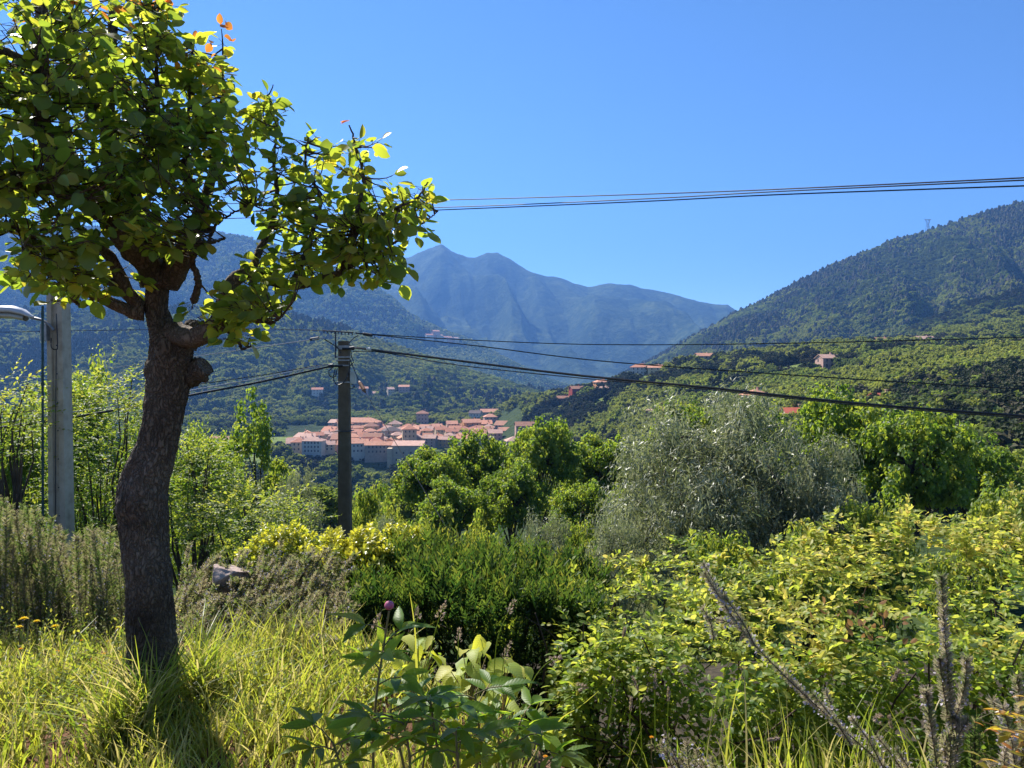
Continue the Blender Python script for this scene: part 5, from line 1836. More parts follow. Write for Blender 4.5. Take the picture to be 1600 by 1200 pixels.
# trunk outline: (row, left column, right column)
OUT = [(1185, 176, 302), (1150, 188, 290), (1115, 196, 280), (1050, 197, 279), (1000, 198, 276), (950, 196, 273), (900, 193, 270), (860, 189, 267), (825, 184, 264), (800, 180, 264),
       (775, 177, 267), (752, 180, 270), (735, 188, 275), (715, 200, 279), (690, 210, 284), (660, 216, 290), (630, 219, 296), (605, 221, 302), (585, 223, 305), (560, 226, 308), (540, 227, 310),
       (520, 226, 300), (500, 224, 274), (480, 222, 266), (455, 223, 268), (430, 226, 272), (415, 232, 272), (398, 246, 262)]
OUT = np.array(OUT, float)
NR, NS = 320, 160
rowp = np.linspace(OUT[0, 0], OUT[-1, 0], NR)
lp = np.interp(-rowp, -OUT[:, 0], OUT[:, 1])
rp = np.interp(-rowp, -OUT[:, 0], OUT[:, 2])
ker = np.hanning(9)
ker /= ker.sum()
sm_ = lambda a: np.convolve(np.pad(a, 4, mode='edge'), ker, mode='valid')
lp, rp = sm_(lp), sm_(rp)
cen = np.array([P((a + b) / 2, r_, TD) for a, b, r_ in zip(lp, rp, rowp)])
rad = (rp - lp) / 2 / F * TD * np.interp(rowp, [400, 480, 560, 700, 900, 1100], [.74, .76, .79, .84, .88, .94])
th = np.linspace(0, 2 * math.pi, NS, endpoint=False)
TH, ZI = np.meshgrid(th, np.arange(NR))
cs, sn = np.cos(TH), np.sin(TH)
R_ = rad[:, None] * np.ones_like(TH)
zz = cen[:, 2][:, None] + 0 * TH
dimp = np.zeros_like(TH)
bark = np.zeros_like(TH)
for i in range(NR):
    for j in range(NS):
        q = Vector((cs[i, j] * .12, sn[i, j] * .12, zz[i, j] * .55))
        a = mnoise.noise(q * 9)
        qq = Vector((cs[i, j] * .12, sn[i, j] * .12, zz[i, j] * .42)) + Vector((mnoise.noise(q * 30), mnoise.noise(q * 30 + Vector((9, 0, 0))), mnoise.noise(q * 30 + Vector((0, 9, 0))))) * .012
        vd = mnoise.voronoi(qq * 42)[0]
        e = vd[1] - vd[0]
        plate = min(1.0, e * 3.2)
        bark[i, j] = .07 * a + .05 * mnoise.noise(q * 22) + .075 * (plate - .6) + .05 * mnoise.noise(Vector((q.x * 14, q.y * 14, q.z * 5)))
# hollows and lumps: (column offset -1..1 across the front, row, width, height, depth)
for u, row, wu, wr, dep in [(.12, 615, .28, 42, -.20), (.05, 665, .20, 22, -.14), (-.55, 745, .35, 28, -.22), (-.75, 720, .3, 18, .12), (-.2, 700, .35, 30, -.08), (-.2, 805, .16, 14, -.08), (-.62, 790, .3, 12, .10), (.3, 680, .3, 60, .05),
                            (-.85, 575, .25, 12, .14), (.0, 560, .3, 30, .07), (.45, 800, .3, 40, .05)]:
    au = -math.pi / 2 + math.asin(max(-1, min(1, u)))
    da = (TH - au + math.pi) % (2 * math.pi) - math.pi
    g = np.exp(-(da / (wu * 1.4)) ** 2 - ((rowp[:, None] - row) / wr) ** 2)
    dimp += dep * g
R_ = R_ * (1 + bark + dimp)
V = np.stack([cen[:, 0][:, None] + R_ * cs, cen[:, 1][:, None] + R_ * sn * .95, zz + .01 * bark], -1)
i, j = np.meshgrid(np.arange(NR - 1), np.arange(NS), indexing='ij')
fa = np.stack([i * NS + j, i * NS + (j + 1) % NS, (i + 1) * NS + (j + 1) % NS, (i + 1) * NS + j], -1).reshape(-1, 4)
MB().add(V.reshape(-1, 3), fa).build('trunk', M['pear_bark'], pear, True)


def rough_limb(name, pts, rad_, mat=M['pear_bark'], sides=28, n=70, amp=.10):
    q = curve_pts(pts, n)
    rr_ = np.interp(np.linspace(0, 1, n), np.linspace(0, 1, len(rad_)), rad_)
    mb = MB()
    mb.tube(q, rr_, sides)
    Vv = mb.V[0].reshape(n, sides, 3)
    for i_ in range(n):
        for j_ in range(sides):
            d_ = Vv[i_, j_] - q[i_]
            v_ = Vector(Vv[i_, j_])
            k = 1 + amp * 1.4 * mnoise.noise(v_ * 18) + amp * mnoise.noise(v_ * 45)
            Vv[i_, j_] = q[i_] + d_ * k
    mb.V[0] = Vv.reshape(-1, 3)
    return mb.build(name, mat, pear, True)


# sawn stump knob on the right of the trunk
rough_limb('stump', [P(280, 590, TD + .05), P(298, 586, TD + .03), P(312, 578, TD), P(320, 572, TD - .01)], [.045, .052, .050, .042], amp=.3)
rough_limb('stump', [P(290, 540, TD), P(300, 520, TD), P(302, 505, TD + .02)], [.05, .042, .034], amp=.15)

# limbs: (points (column, row, depth), radii); they carry the twigs
LIMBS = [
    ([(245, 445, 3.45), (232, 400, 3.42), (222, 350, 3.36), (200, 300, 3.3), (176, 250, 3.3), (168, 180, 3.35), (172, 110, 3.4), (176, 40, 3.45), (180, -60, 3.5)], [.066, .058, .048, .042, .036, .03, .025, .02, .014]),
    ([(262, 440, 3.45), (282, 408, 3.4), (298, 375, 3.38), (312, 335, 3.4), (330, 280, 3.45), (342, 220, 3.5), (347, 150, 3.5), (348, 75, 3.5), (346, 45, 3.5)], [.056, .05, .040, .030, .020, .011, .006, .0035, .002]),
    ([(270, 520, 3.42), (300, 528, 3.35), (328, 517, 3.3), (348, 495, 3.28), (352, 465, 3.28), (364, 440, 3.3), (392, 424, 3.3), (420, 436, 3.3), (455, 446, 3.3), (500, 437, 3.32), (535, 424, 3.35), (562, 405, 3.36), (585, 408, 3.38), (612, 382, 3.4)],
     [.055, .045, .042, .038, .033, .03, .027, .024, .022, .018, .015, .012, .009, .006]),
    ([(225, 488, 3.42), (205, 486, 3.4), (180, 476, 3.36), (150, 462, 3.3), (120, 450, 3.25), (95, 436, 3.2), (70, 425, 3.2)], [.04, .032, .026, .022, .018, .013, .008]),
    ([(216, 478, 3.42), (198, 455, 3.38), (186, 430, 3.34), (172, 402, 3.3), (152, 382, 3.28), (130, 360, 3.25), (95, 340, 3.2)], [.034, .03, .026, .022, .019, .014, .008]),
    ([(190, 448, 3.36), (160, 434, 3.3), (120, 424, 3.2), (80, 415, 3.1), (45, 395, 3.05), (32, 365, 3.0), (10, 350, 3.0)], [.02, .018, .015, .013, .011, .009, .006]),
    ([(238, 420, 3.42), (205, 385, 3.3), (165, 335, 3.2), (110, 300, 3.1), (50, 283, 3.0), (-10, 275, 2.95), (-90, 262, 2.9)], [.06, .052, .048, .045, .042, .04, .035]),
    ([(110, 300, 3.1), (80, 240, 3.05), (62, 170, 3.0), (60, 90, 3.0), (66, 10, 3.0), (70, -80, 3.0)], [.04, .034, .03, .026, .022, .015]),
    ([(168, 180, 3.35), (120, 150, 3.2), (70, 110, 3.1), (10, 80, 3.0), (-60, 40, 2.95)], [.025, .022, .018, .014, .008]),
    ([(200, 300, 3.3), (230, 240, 3.25), (245, 180, 3.2), (244, 110, 3.2), (245, 40, 3.2), (248, 0, 3.2)], [.026, .018, .012, .008, .005, .003]),
    ([(312, 335, 3.4), (290, 270, 3.3), (292, 200, 3.25), (298, 130, 3.25), (302, 70, 3.25)], [.018, .013, .008, .005, .003]),
    ([(330, 280, 3.45), (370, 240, 3.5), (395, 200, 3.5), (412, 165, 3.5), (428, 132, 3.5)], [.015, .010, .007, .004, .002]),
    ([(392, 424, 3.3), (405, 390, 3.35), (425, 350, 3.4), (432, 300, 3.42), (428, 250, 3.44), (432, 200, 3.45)], [.02, .016, .013, .010, .007, .004]),
    ([(455, 446, 3.3), (475, 400, 3.3), (492, 350, 3.3), (500, 310, 3.3), (478, 260, 3.35), (482, 215, 3.35)], [.014, .012, .010, .008, .006, .003]),
    ([(535, 424, 3.35), (548, 370, 3.3), (560, 320, 3.3), (568, 280, 3.3), (556, 230, 3.3), (546, 195, 3.3)], [.012, .010, .009, .007, .005, .003]),
    ([(500, 437, 3.32), (560, 360, 3.25), (610, 330, 3.25), (650, 310, 3.25), (668, 285, 3.25)], [.012, .010, .008, .005, .003]),
    ([(612, 382, 3.4), (640, 365, 3.4), (665, 345, 3.4), (685, 330, 3.4)], [.007, .005, .004, .002]),
    ([(304, 470, 3.4), (310, 440, 3.35), (300, 405, 3.3), (322, 384, 3.28), (352, 372, 3.28)], [.017, .015, .012, .009, .005]),
    ([(322, 384, 3.28), (340, 350, 3.28), (365, 332, 3.3), (398, 318, 3.3)], [.007, .006, .004, .003]),
    ([(358, 480, 3.28), (390, 490, 3.2), (420, 505, 3.15), (440, 495, 3.1)], [.012, .009, .006, .003]),
    ([(340, 500, 3.28), (370, 530, 3.22), (378, 545, 3.2), (392, 540, 3.2)], [.010, .007, .005, .003]),
    ([(150, 462, 3.3), (130, 478, 3.25), (110, 468, 3.2), (90, 470, 3.2)], [.010, .008, .006, .003]),
]
nodes = []
for k, (pp, rr_) in enumerate(LIMBS):
    pts_ = [P(*p_) for p_ in pp]
    if rr_[0] > .028:
        rough_limb('limb', pts_, rr_, n=60, sides=20, amp=.12)
    else:
        q = curve_pts(pts_, 40)
        q = q + rng.normal(size=q.shape) * .002
        MB().tube(q, np.interp(np.linspace(0, 1, 40), np.linspace(0, 1, len(rr_)), rr_), 9).build('limb', M['pear_bark'], pear, True)
    q = curve_pts(pts_, 40)
    nodes.append(q[8:] if k not in (2,) else q[14:])
nodes = np.concatenate(nodes)

# leaf bunches: ellipses (column, row, half width, half height, depth, half depth, count, shade)
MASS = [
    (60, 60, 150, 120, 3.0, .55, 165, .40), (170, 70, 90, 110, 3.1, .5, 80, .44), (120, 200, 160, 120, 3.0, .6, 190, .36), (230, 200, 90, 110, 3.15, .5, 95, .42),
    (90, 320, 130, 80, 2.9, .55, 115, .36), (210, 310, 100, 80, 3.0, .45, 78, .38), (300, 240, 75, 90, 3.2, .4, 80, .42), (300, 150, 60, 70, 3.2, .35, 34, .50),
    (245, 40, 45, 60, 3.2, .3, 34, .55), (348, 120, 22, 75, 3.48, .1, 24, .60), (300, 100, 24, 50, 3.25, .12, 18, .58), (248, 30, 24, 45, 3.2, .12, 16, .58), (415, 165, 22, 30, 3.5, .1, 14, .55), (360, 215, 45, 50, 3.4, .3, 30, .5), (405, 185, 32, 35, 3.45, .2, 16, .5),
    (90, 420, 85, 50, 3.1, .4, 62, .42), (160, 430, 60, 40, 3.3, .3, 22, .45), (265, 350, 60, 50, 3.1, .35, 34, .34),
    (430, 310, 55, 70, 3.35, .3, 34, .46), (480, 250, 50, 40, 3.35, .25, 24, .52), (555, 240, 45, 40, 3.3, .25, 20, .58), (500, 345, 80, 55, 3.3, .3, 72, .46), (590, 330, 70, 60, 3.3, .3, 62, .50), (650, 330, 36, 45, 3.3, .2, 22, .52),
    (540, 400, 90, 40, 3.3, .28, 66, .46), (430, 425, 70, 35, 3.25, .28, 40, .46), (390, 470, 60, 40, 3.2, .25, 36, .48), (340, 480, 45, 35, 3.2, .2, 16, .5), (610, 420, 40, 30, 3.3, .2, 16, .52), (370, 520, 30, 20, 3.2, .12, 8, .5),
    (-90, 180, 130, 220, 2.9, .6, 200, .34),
]
tw = MB()
frs = []
for cx_, cy_, hx, hy, dm, hd, cnt, shade in MASS:
    for _ in range(int(cnt * .9)):
        while True:
            u = rng.uniform(-1, 1, 3)
            if (u * u).sum() < 1:
                break
        tgt = P(cx_ + u[0] * hx, cy_ + u[1] * hy, dm + u[2] * hd)
        dist = np.linalg.norm(nodes - tgt, axis=1)
        src = nodes[int(np.argmin(dist + .05 * rng.random(len(dist))))]
        L = np.linalg.norm(tgt - src)
        if L > .75:
            continue
        q = np.linspace(0, 1, 6)[:, None]
        bow = np.array([rng.normal() * .05, rng.normal() * .05, -.06]) * L
        s = src + (tgt - src) * q + bow * np.sin(q * math.pi) + rng.normal(size=(6, 3)) * .012 * L * q
        tw.tube(s, np.linspace(.0042, .0016, 6), 4, .5, False)
        dirv = nrm((s[-1] - s[-3])[None])[0]
        nl = rng.integers(3, 6)
        f = np.concatenate([[1.0], rng.uniform(.45, 1, nl - 1)])
        P0 = np.array([np.array([np.interp(ff, q[:, 0], s[:, c_]) for c_ in range(3)]) for ff in f])
        rd = nrm(dirv * .5 + rng.normal(size=(nl, 3)) * [.8, .8, .45] + np.array([0, 0, -.05]))
        pet = .022 + .02 * rng.random(nl)
        P1 = P0 + rd * pet[:, None]
        P1[:, 2] -= .006
        for a_, b_ in zip(P0, P1):
            tw.tube([a_, b_], .0009, 3, .9, False)
        U = nrm(rd + np.array([0, 0, -.28]) + .22 * rng.normal(size=(nl, 3)))
        N = nrm(np.array([0, 0, 1.0]) + .62 * rng.normal(size=(nl, 3)))
        red = (cy_ - abs(u[1]) * hy < 140) and u[1] < -.3 and rng.random() < .12
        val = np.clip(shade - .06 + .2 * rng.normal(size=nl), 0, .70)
        if red:
            val = np.full(nl, .93)
        frs.append((P1, U, N, (.048 + .014 * rng.normal(size=nl)).clip(.025, .08) * (.7 if red else 1), val))
# hand placed tips: red new leaves
for px, py in [(345, 38), (352, 36), (362, 62), (300, 58), (250, 2), (238, 6), (258, 4), (546, 188), (330, 68), (215, 8)]:
    p0 = P(px, py, 3.4)
    nl = 2
    frs.append((np.repeat(p0[None], nl, 0), nrm(rng.normal(size=(nl, 3)) + [0, 0, .3]), nrm(rng.normal(size=(nl, 3)) * .5 + [0, -.3, 1]), np.full(nl, .042), np.full(nl, .95)))
tag(tw.build('twigs', M['twig'], pear), kind='stuff')
fr = cat_frames(frs)
inview = (800 + F * fr[0][:, 0] / fr[0][:, 1] > 0) & (600 - F * (fr[0][:, 2] - EYE) / fr[0][:, 1] - 30 > 0)
order = np.argsort(np.where(inview, fr[0][:, 1] / fr[3] * .06, 99))
pick = order[:290]
rest = np.setdiff1d(np.arange(len(order)), pick)
g = rng.integers(0, 3, len(rest))
m_ = MB()
for k, tm in enumerate((L_PEAR, L_PEAR2, L_PEAR3)):
    m_.leaves(tm, *sel_frames(fr, rest[g == k]))
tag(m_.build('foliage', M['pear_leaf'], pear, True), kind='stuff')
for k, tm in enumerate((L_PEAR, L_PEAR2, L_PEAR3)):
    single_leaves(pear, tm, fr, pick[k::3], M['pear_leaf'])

# ------------------------------------------------------------------ grass
gm = MB()


def blades(n, xr, yr, hmin, hmax, vb, wid=.0045, lean=.55, seg=4, dens=None, z_off=0, dirx=0.0):
    y = rng.uniform(yr[0], yr[1], n)
    x = rng.uniform(xr[0], xr[1], n) * (y / yr[1] if xr[0] < -3 or xr[1] > 3 else 1)
    cl = fbm(x * 2.2, y * 2.2, 91, 3)
    kpx = rng.random(n) < np.clip((cl - .28) * 3.2, .06, 1)
    x, y, cl = x[kpx], y[kpx], cl[kpx]
    # blades gather in tufts
    tx, ty = np.round(x / .09) * .09 + .03 * np.sin(y * 50), np.round(y / .09) * .09
    x = x * .55 + tx * .45
    y = y * .55 + ty * .45
    kpx = y < edge_y(x) + .25
    x, y, cl = x[kpx], y[kpx], cl[kpx]
    dtr = np.hypot(x - base[0], y - TD)
    kpx = dtr > .13
    x, y, cl = x[kpx], y[kpx], cl[kpx]
    m = len(x)
    h = (hmin + (hmax - hmin) * rng.random(m) ** 1.6) * (.6 + .7 * cl)
    az = rng.random(m) * 6.283
    ld = np.stack([np.cos(az) + dirx, np.sin(az), 0 * az], -1)
    le = (lean * (.25 + rng.random(m)))
    O = np.stack([x, y, H_near(x, y) - .01 + z_off], -1)
    f = np.linspace(0, 1, seg + 1)
    cv = O[:, None] + h[:, None, None] * (f[None, :, None] * np.array([0, 0, 1.0]) * (1 - .35 * le[:, None, None] * f[None, :, None]) + ld[:, None] * (le[:, None] * f[None] ** 2)[..., None])
    wd = wid * (.6 + .8 * rng.random(m))[:, None] * (1 - f[None] ** 2.2 * .92)
    fa_ = rng.random(m) * 6.283
    sd = np.stack([np.cos(fa_), np.sin(fa_), 0 * fa_], -1)
    Lf = cv - sd[:, None] * wd[..., None]
    Rt = cv + sd[:, None] * wd[..., None]
    Vv = np.stack([Lf, Rt], 2).reshape(-1, 3)
    k = (seg + 1) * 2
    q = np.arange(seg) * 2
    tf = np.stack([q, q + 1, q + 3, q + 2], -1)
    Fc = (tf[None] + (np.arange(m) * k)[:, None, None]).reshape(-1, 4)
    val = np.clip(vb + .22 * rng.normal(size=m) + .25 * (cl - .5), 0, .78)
    dry = rng.random(m) < .24
    val[dry] = .95
    gm.add(Vv, Fc, np.repeat(val, k))


blades(19000, (-3.4, .1), (2.3, 4.5), .06, .20, .50)
blades(3600, (-2.9, .1), (3.0, 4.3), .14, .32, .48, .0038, .7)
blades(2500, (-1.2, 2.4), (2.3, 2.9), .08, .24, .42)
blades(420, (-.2, 2.2), (2.45, 2.95), .22, .50, .42, .0034, .45)
blades(900, (-1.4, -.6), (3.5, 4.3), .22, .40, .48, .0038, .6)
# rank tufts round the trunk
for tx, ty, nn in [(base[0] - .16, TD - .02, 110), (base[0] + .06, TD - .2, 90), (base[0] + .2, TD + .05, 80), (base[0] - .02, TD - .28, 60)]:
    blades(nn * 3, (tx - .08, tx + .08), (ty - .07, ty + .07), .22, .52, .36, .005, .8, 6)
tag(gm.build('grass', M['grass']), 'sunlit yellow green grass of the garden terrace', kind='stuff')

# small leafy weeds among the grass
wm = MB()
n = 420
y = rng.uniform(3.2, 4.4, n)
x = rng.uniform(-2.9, -.4, n) * y / 4.3
kx = y < edge_y(x) + .1
O = np.stack([x, y, H_near(x, y) + .02], -1)[kx]
shoot_leaves(wm, O, np.stack([.4 * rng.normal(size=len(O)), .4 * rng.normal(size=len(O)), np.ones(len(O))], -1), .12 + .2 * rng.random(len(O)), 12, .03, L_SMALL, .55, droop=0)
n = 500
y = rng.uniform(4.2, 4.8, n)
x = rng.uniform(-.5, .6, n)
tag(wm.build('weeds', M['shrub']), 'low leafy weeds mixed into the grass', kind='stuff')

# dandelion like flowers at the left, small orange ones
def flower(name, label, px, py, d, size, mat, grp, cat='flower'):
    c = P(px, py, d)
    gz_ = float(G(c[0], d))
    r = thing(name, label, cat, (c[0], d, gz_), grp)
    MB().tube([(c[0] + random.uniform(-.03, .03), d, gz_ - .02), (c[0], d, (gz_ + c[2]) / 2), c], [.0022, .0018, .0014], 5).build('stem', M['stem_green'], r)
    k = 22
    th_ = np.arange(k) * 2.4
    ti = .25 + 1.2 * np.sqrt(np.arange(k) / k)
    U = np.stack([np.cos(th_) * np.sin(ti), np.sin(th_) * np.sin(ti), np.cos(ti)], -1)
    MB().leaves(L_SMALL, np.repeat(c[None], k, 0), U, np.repeat([[0, 0, 1.0]], k, 0) + .1 * rng.normal(size=(k, 3)), size * (.6 + .5 * np.arange(k) / k), rng.random(k)).build('petals', mat, r)


for lab, px, py, s in [('yellow flower furthest left at the grass edge', 37, 971, .026), ('second yellow flower from the left at the grass edge', 57, 975, .020), ('yellow flower nearest the pear trunk at the grass edge', 86, 983, .024), ('low yellow flower under the two left ones', 30, 984, .022),
                       ('yellow flower high on the left of the pear trunk', 185, 985, .016), ('yellow flower low beside the pear trunk', 170, 1006, .016)]:
    flower('yellow_flower', lab, px, py - 4, 4.12, s, M['yellow'], 'yellow flowers in the grass')
og = 'small orange flowers in the grass left of the trunk'
for i in range(10):
    flower('orange_flower', 'tiny orange flower in the grass left of the pear trunk', random.uniform(30, 190), random.uniform(1000, 1035), 3.95, .012, M['orange'], og)
flower('orange_flower', 'tiny orange flower in the grass at the bottom right of the peony', 1018, 1152, 2.9, .010, M['orange'], 'small orange flowers at the right')
flower('orange_flower', 'tiny orange flower at the foot of the peony', 852, 1182, 2.7, .010, M['orange'], 'small orange flowers at the right')

# tall flowering grass stalks
def stalk(label, pp, d, head, hl, col='seed'):
    pts_ = [P(a, b, d) for a, b in pp]
    q = curve_pts(pts_, 16)
    r = thing('grass_stalk', label, 'grass stalk', pts_[0], 'tall grass stalks')
    MB().tube(q, np.linspace(.0022, .0010, 16), 4, .3).build('stem', M['grass'], r)
    k = 46 if head == 'spike' else 40
    f = rng.random(k)
    hlen = hl / F * d
    T = nrm(q[-1] - q[-3])
    O = q[-1] - T * hlen * (1 - f)[:, None] + T * hlen * .15
    rd = nrm(np.cross(np.repeat(T[None], k, 0), rdir(k)))
    if head == 'spike':
        U = nrm(T * 1.0 + rd * .45)
        O = O + rd * .0015
        sz = .010
    else:
        U = nrm(T * .8 + rd * .7)
        O = O + rd * (.012 * (1 - f))[:, None]
        sz = .012
    MB().leaves(L_SMALL, O, U, rdir(k), sz * (.7 + .5 * rng.random(k)), rng.random(k)).build('seed_head', M[col], r)


for lab, pp, d, hd, hl in [
        ('tall stalk with a narrow brown head against the dark cypress, rightmost', [(770, 1120), (775, 1010), (790, 965), (803, 940)], 3.0, 'loose', 26),
        ('stalk with a feathery pink head left of the tall brown one', [(660, 1080), (674, 1010), (685, 970), (694, 945)], 3.0, 'loose', 30),
        ('pale stalk with a short pink head above the broad leaves', [(655, 1060), (653, 1000), (652, 975), (652, 953)], 3.0, 'loose', 18),
        ('pale stalk with a lilac head in the middle above the broad leaves', [(715, 1030), (716, 1015), (716, 1000), (718, 985)], 3.0, 'loose', 24),
        ('stalk with a dry head left of the peony bud', [(575, 1040), (578, 1010), (586, 985), (591, 963)], 2.8, 'loose', 28),
        ('stalk bending right beside the broad leaves', [(815, 1130), (830, 1070), (850, 1040), (872, 1028)], 2.8, 'loose', 22),
        ('stalk with a pale pink head right of the broad leaves', [(780, 1080), (785, 1050), (788, 1025), (796, 1008)], 2.9, 'loose', 26),
        ('arching stalk reaching right from the broad leaves', [(830, 1150), (850, 1110), (880, 1080), (915, 1073)], 2.8, 'loose', 18),
        ('long green stalk crossing the hedge, tallest at the right', [(1100, 1180), (1125, 1080), (1145, 1020), (1168, 985)], 2.6, 'spike', 26),
        ('straight thin stalk with a grassy blade left of the long one', [(950, 1140), (962, 1060), (970, 1010), (976, 985)], 2.6, 'spike', 14),
        ('pale foxtail stalk, left of the pair at the bottom', [(1003, 1180), (1000, 1110), (997, 1080), (990, 1062)], 2.5, 'spike', 26),
        ('pale foxtail stalk just right of the pale pair', [(1024, 1180), (1023, 1110), (1023, 1080), (1024, 1058)], 2.5, 'spike', 28),
        ('short foxtail stalk in the row at the bottom', [(1044, 1190), (1043, 1130), (1044, 1100), (1045, 1080)], 2.5, 'spike', 22),
        ('dry foxtail stalk low at the bottom', [(985, 1190), (984, 1130), (985, 1110), (986, 1095)], 2.5, 'spike', 22),
        ('green stalk with a spike before the rosemary stem', [(1350, 1190), (1370, 1110), (1385, 1080), (1402, 1050)], 2.5, 'spike', 24),
        ('thin stalk between the rosemary stem and the tall spike', [(1400, 1240), (1396, 1170), (1393, 1140), (1390, 1122)], 2.4, 'spike', 22),
        ('pale arching dry stalk below the tall rosemary spike', [(1450, 1210), (1430, 1150), (1405, 1128), (1370, 1122)], 2.4, 'loose', 12),
        ('short pale stalk left of the peony base', [(1270, 1210), (1262, 1160), (1256, 1150), (1205, 1155)], 2.4, 'spike', 18),
        ('bent grass stalk over the rosemary right of the trunk', [(395, 1060), (385, 1010), (362, 970), (330, 990)], 4.4, 'spike', 20),
        ('straw coloured stalk rising from the rosemary, left of the shrub', [(445, 1000), (443, 940), (440, 910), (438, 890)], 4.9, 'loose', 40)]:
    stalk(lab, pp, d, hd, hl)

# long single blades with a bright sunlit look
for lab, pp, d in [('long bright grass blade standing right of the peony bud', [(655, 1110), (651, 1040), (648, 980), (640, 925)], 2.8), ('long bright blade leaning right at the foot of the hedge', [(850, 1150), (880, 1120), (905, 1105), (935, 1080)], 2.7)]:
    q = curve_pts([P(a, b, d) for a, b in pp], 10)
    wv = np.linspace(.006, .0006, 10)
    V = np.stack([q - np.array([1, .2, 0]) * wv[:, None], q + np.array([0, .15, 0]) * wv[:, None], q + np.array([1, .2, 0]) * wv[:, None]], 1).reshape(-1, 3)
    tag(MB().add(V, grid_faces(10, 3), .66).build('long_grass', M['grass'], None, True), lab, 'grass', 'long grass blades')

# ------------------------------------------------------------------ peony
PE = 2.5
pe = thing('peony_plant', 'dark glossy peony with one closed pink bud in the foreground', 'plant', (P(640, 1340, PE)[0], PE, 0.0))
stems = [([(590, 1360), (583, 1180), (588, 1090), (598, 1020), (608, 955)], 2.5), ([(680, 1360), (690, 1220), (680, 1150), (672, 1090)], 2.42), ([(700, 1360), (745, 1200), (748, 1130), (742, 1085)], 2.5),
         ([(720, 1360), (790, 1230), (805, 1170), (812, 1130)], 2.45), ([(600, 1360), (548, 1240), (530, 1190), (520, 1160)], 2.4), ([(690, 1360), (645, 1250), (640, 1180), (630, 1130)], 2.35), ([(700, 1360), (720, 1260), (715, 1190), (712, 1140)], 2.3), ([(650, 1360), (640, 1250), (625, 1170), (610, 1110)], 2.45), ([(720, 1360), (770, 1250), (780, 1180), (775, 1115)], 2.55), ([(680, 1360), (660, 1230), (665, 1160), (655, 1100)], 2.55), ([(730, 1360), (830, 1260), (845, 1200), (845, 1165)], 2.4)]
lf = []
for si, (pp, d) in enumerate(stems):
    q = curve_pts([P(a, b, d) for a, b in pp], 24)
    MB().tube(q, np.linspace(.0055, .0032, 24), 7).build('stem', M['stem_green'], pe, True)
    nodes_ = [.58, .66, .74, .82, .88] if si == 0 else [.66, .76, .86, .94, 1.0]
    for k, f in enumerate(nodes_):
        c = q[min(23, int(f * 23))]
        az = k * 2.45 + si * 1.3
        hd_ = np.array([math.cos(az), math.sin(az) * .8, .0])
        L = random.uniform(.07, .12)
        pe_tip = c + hd_ * L + np.array([0, 0, .35 * L])
        MB().tube([c, c + (pe_tip - c) * .5 + [0, 0, .008], pe_tip], [.0028, .0022, .0016], 5).build('leaf_stalk', M['stem_green'], pe, True)
        sd_ = np.array([-hd_[1], hd_[0], 0])
        for j, (fw, sw) in enumerate([(1, 0), (.55, .75), (.55, -.75), (.2, .95), (.2, -.95)][: 5 if k < 4 else 3]):
            U = nrm((hd_ * fw + sd_ * sw + np.array([0, 0, .25 + random.gauss(0, .22)]))[None])[0]
            O_ = pe_tip if j < 3 else c + (pe_tip - c) * .7
            N = nrm((np.array([0, 0, 1.0]) - .4 * hd_ + np.array([random.gauss(0, .35) for _ in range(3)]))[None])[0]
            lf.append((O_, U, N, random.uniform(.075, .125), random.random()))
c = P(595, 1030, 2.5)
lf.append((P(597, 1005, 2.5), np.array([-.15, -.1, 1.0]), np.array([.1, -1, .2]), .07, .7))
lf.append((P(600, 1025, 2.5), np.array([.55, -.2, .8]), np.array([-.3, -1, .4]), .10, .8))
fr = (np.array([l[0] for l in lf]), np.array([l[1] for l in lf]), np.array([l[2] for l in lf]), np.array([l[3] for l in lf]), np.array([l[4] for l in lf]))
single_leaves(pe, L_LANCE, fr, np.arange(len(lf)), M['peony'])
b = P(608, 946, PE)
th = np.linspace(0, 2 * math.pi, 18, endpoint=False)
zs_ = np.linspace(-1, 1, 11)
Vv = np.array([[b[0] + .0155 * math.sqrt(max(0, 1 - z_ * z_)) * math.cos(a_) * (1 + .05 * math.sin(3 * a_ + z_)), b[1] + .0155 * math.sqrt(max(0, 1 - z_ * z_)) * math.sin(a_), b[2] + .0155 * z_] for z_ in zs_ for a_ in th])
i, j = np.meshgrid(np.arange(10), np.arange(18), indexing='ij')
fa = np.stack([i * 18 + j, i * 18 + (j + 1) % 18, (i + 1) * 18 + (j + 1) % 18, (i + 1) * 18 + j], -1).reshape(-1, 4)
bud = MB().add(Vv, fa).build('bud', M['pink'], pe, True)
bud['label'] = 'closed pink peony bud'
for k in range(4):
    a_ = k * 1.57 + .4
    U = np.array([[math.cos(a_), math.sin(a_), .25 + .3 * (k % 2)]])
    MB().leaves(L_LANCE, b[None] - [0, 0, .013], U, np.array([[0, 0, 1.0]]), .026, .8).build('sepal', M['peony'], bud)

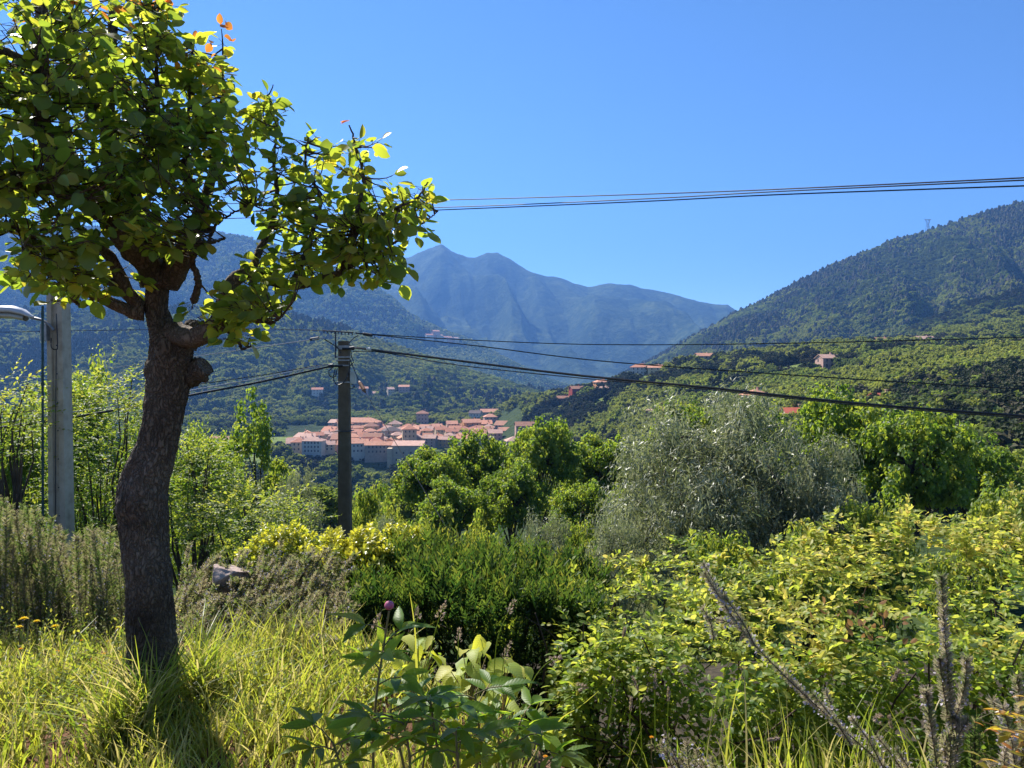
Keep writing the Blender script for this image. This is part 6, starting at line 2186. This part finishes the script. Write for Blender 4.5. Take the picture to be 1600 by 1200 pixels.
# ------------------------------------------------------------------ broad leaved plant behind the peony
bp = thing('broad_leaved_plant', 'young plant with large soft yellow green leaves behind the peony', 'plant', (P(700, 1180, 3.2)[0], 3.2, 0.0))
spots = [(638, 1000, 48, .75), (655, 1012, 46, .5), (668, 1006, 36, .9), (683, 1030, 50, .15), (662, 1045, 40, .4), (612, 1030, 40, .75), (622, 1045, 42, .8), (722, 1015, 44, .85), (745, 1018, 48, .55), (756, 1008, 46, .7), (722, 1040, 52, .3), (748, 1030, 36, .98),
         (742, 1052, 48, .45), (778, 1042, 60, .5), (800, 1042, 56, .85), (812, 1046, 40, .95), (765, 1068, 46, .5), (690, 1052, 50, .85), (700, 1062, 46, .8), (772, 1085, 50, .45), (790, 1090, 52, .5), (760, 1100, 46, .5), (720, 1075, 44, .6), (650, 1062, 40, .7), (802, 1075, 40, .75), (735, 1095, 44, .4)]
hub = [P(650, 1100, 3.25), P(735, 1110, 3.2), P(785, 1120, 3.2)]
root = np.array([P(720, 1180, 3.2)[0], 3.2, 0.0])
for h_ in hub:
    MB().tube([root, (root + h_) / 2 + [.02, 0, .02], h_], [.006, .005, .004], 6).build('stem', M['stem_green'], bp, True)
lf = []
for px, py, w_, v_ in spots + [(a + random.uniform(-25, 25), b + random.uniform(-4, 22), c, random.uniform(.2, .8)) for a, b, c, e in spots]:
    d = 3.2 + random.uniform(-.12, .12)
    c = P(px, py, d)
    h_ = min(hub, key=lambda a: np.linalg.norm(a - c))
    out_ = nrm((c - h_)[None])[0]
    s = w_ / F * d * .66
    U = nrm((np.array([out_[0] * 1.2, -.55, -.2]) + rng.normal(size=3) * .35)[None])[0]
    N = nrm((np.array([out_[0] * .4, -.05, .95]) + rng.normal(size=3) * .3)[None])[0]
    O_ = c - U * s * .45
    MB().tube([h_, (h_ + O_) / 2 + [0, 0, .02], O_], [.003, .0022, .0016], 5).build('leaf_stalk', M['stem_green'], bp, True)
    lf.append((O_, U, N, s, v_))
fr = tuple(np.array([l[k] for l in lf]) for k in range(5))
single_leaves(bp, L_BROAD, fr, np.arange(len(lf)), M['broad'])

# ------------------------------------------------------------------ haze
hb = MB()
hb.box(-5200, 5200, -60, 7600, -190, 1500)
hz, hnt, hout = new_mat('haze_air')
pv = hnt.nodes.new('ShaderNodeVolumePrincipled')
pv.inputs['Color'].default_value = (.17, .41, 1.0, 1)
pv.inputs['Density'].default_value = 0.000115
pv.inputs['Anisotropy'].default_value = 0.25
hnt.links.new(pv.outputs[0], hout.inputs['Volume'])
tag(hb.build('haze', hz), 'thin blue air between the garden and the mountains', kind='stuff')
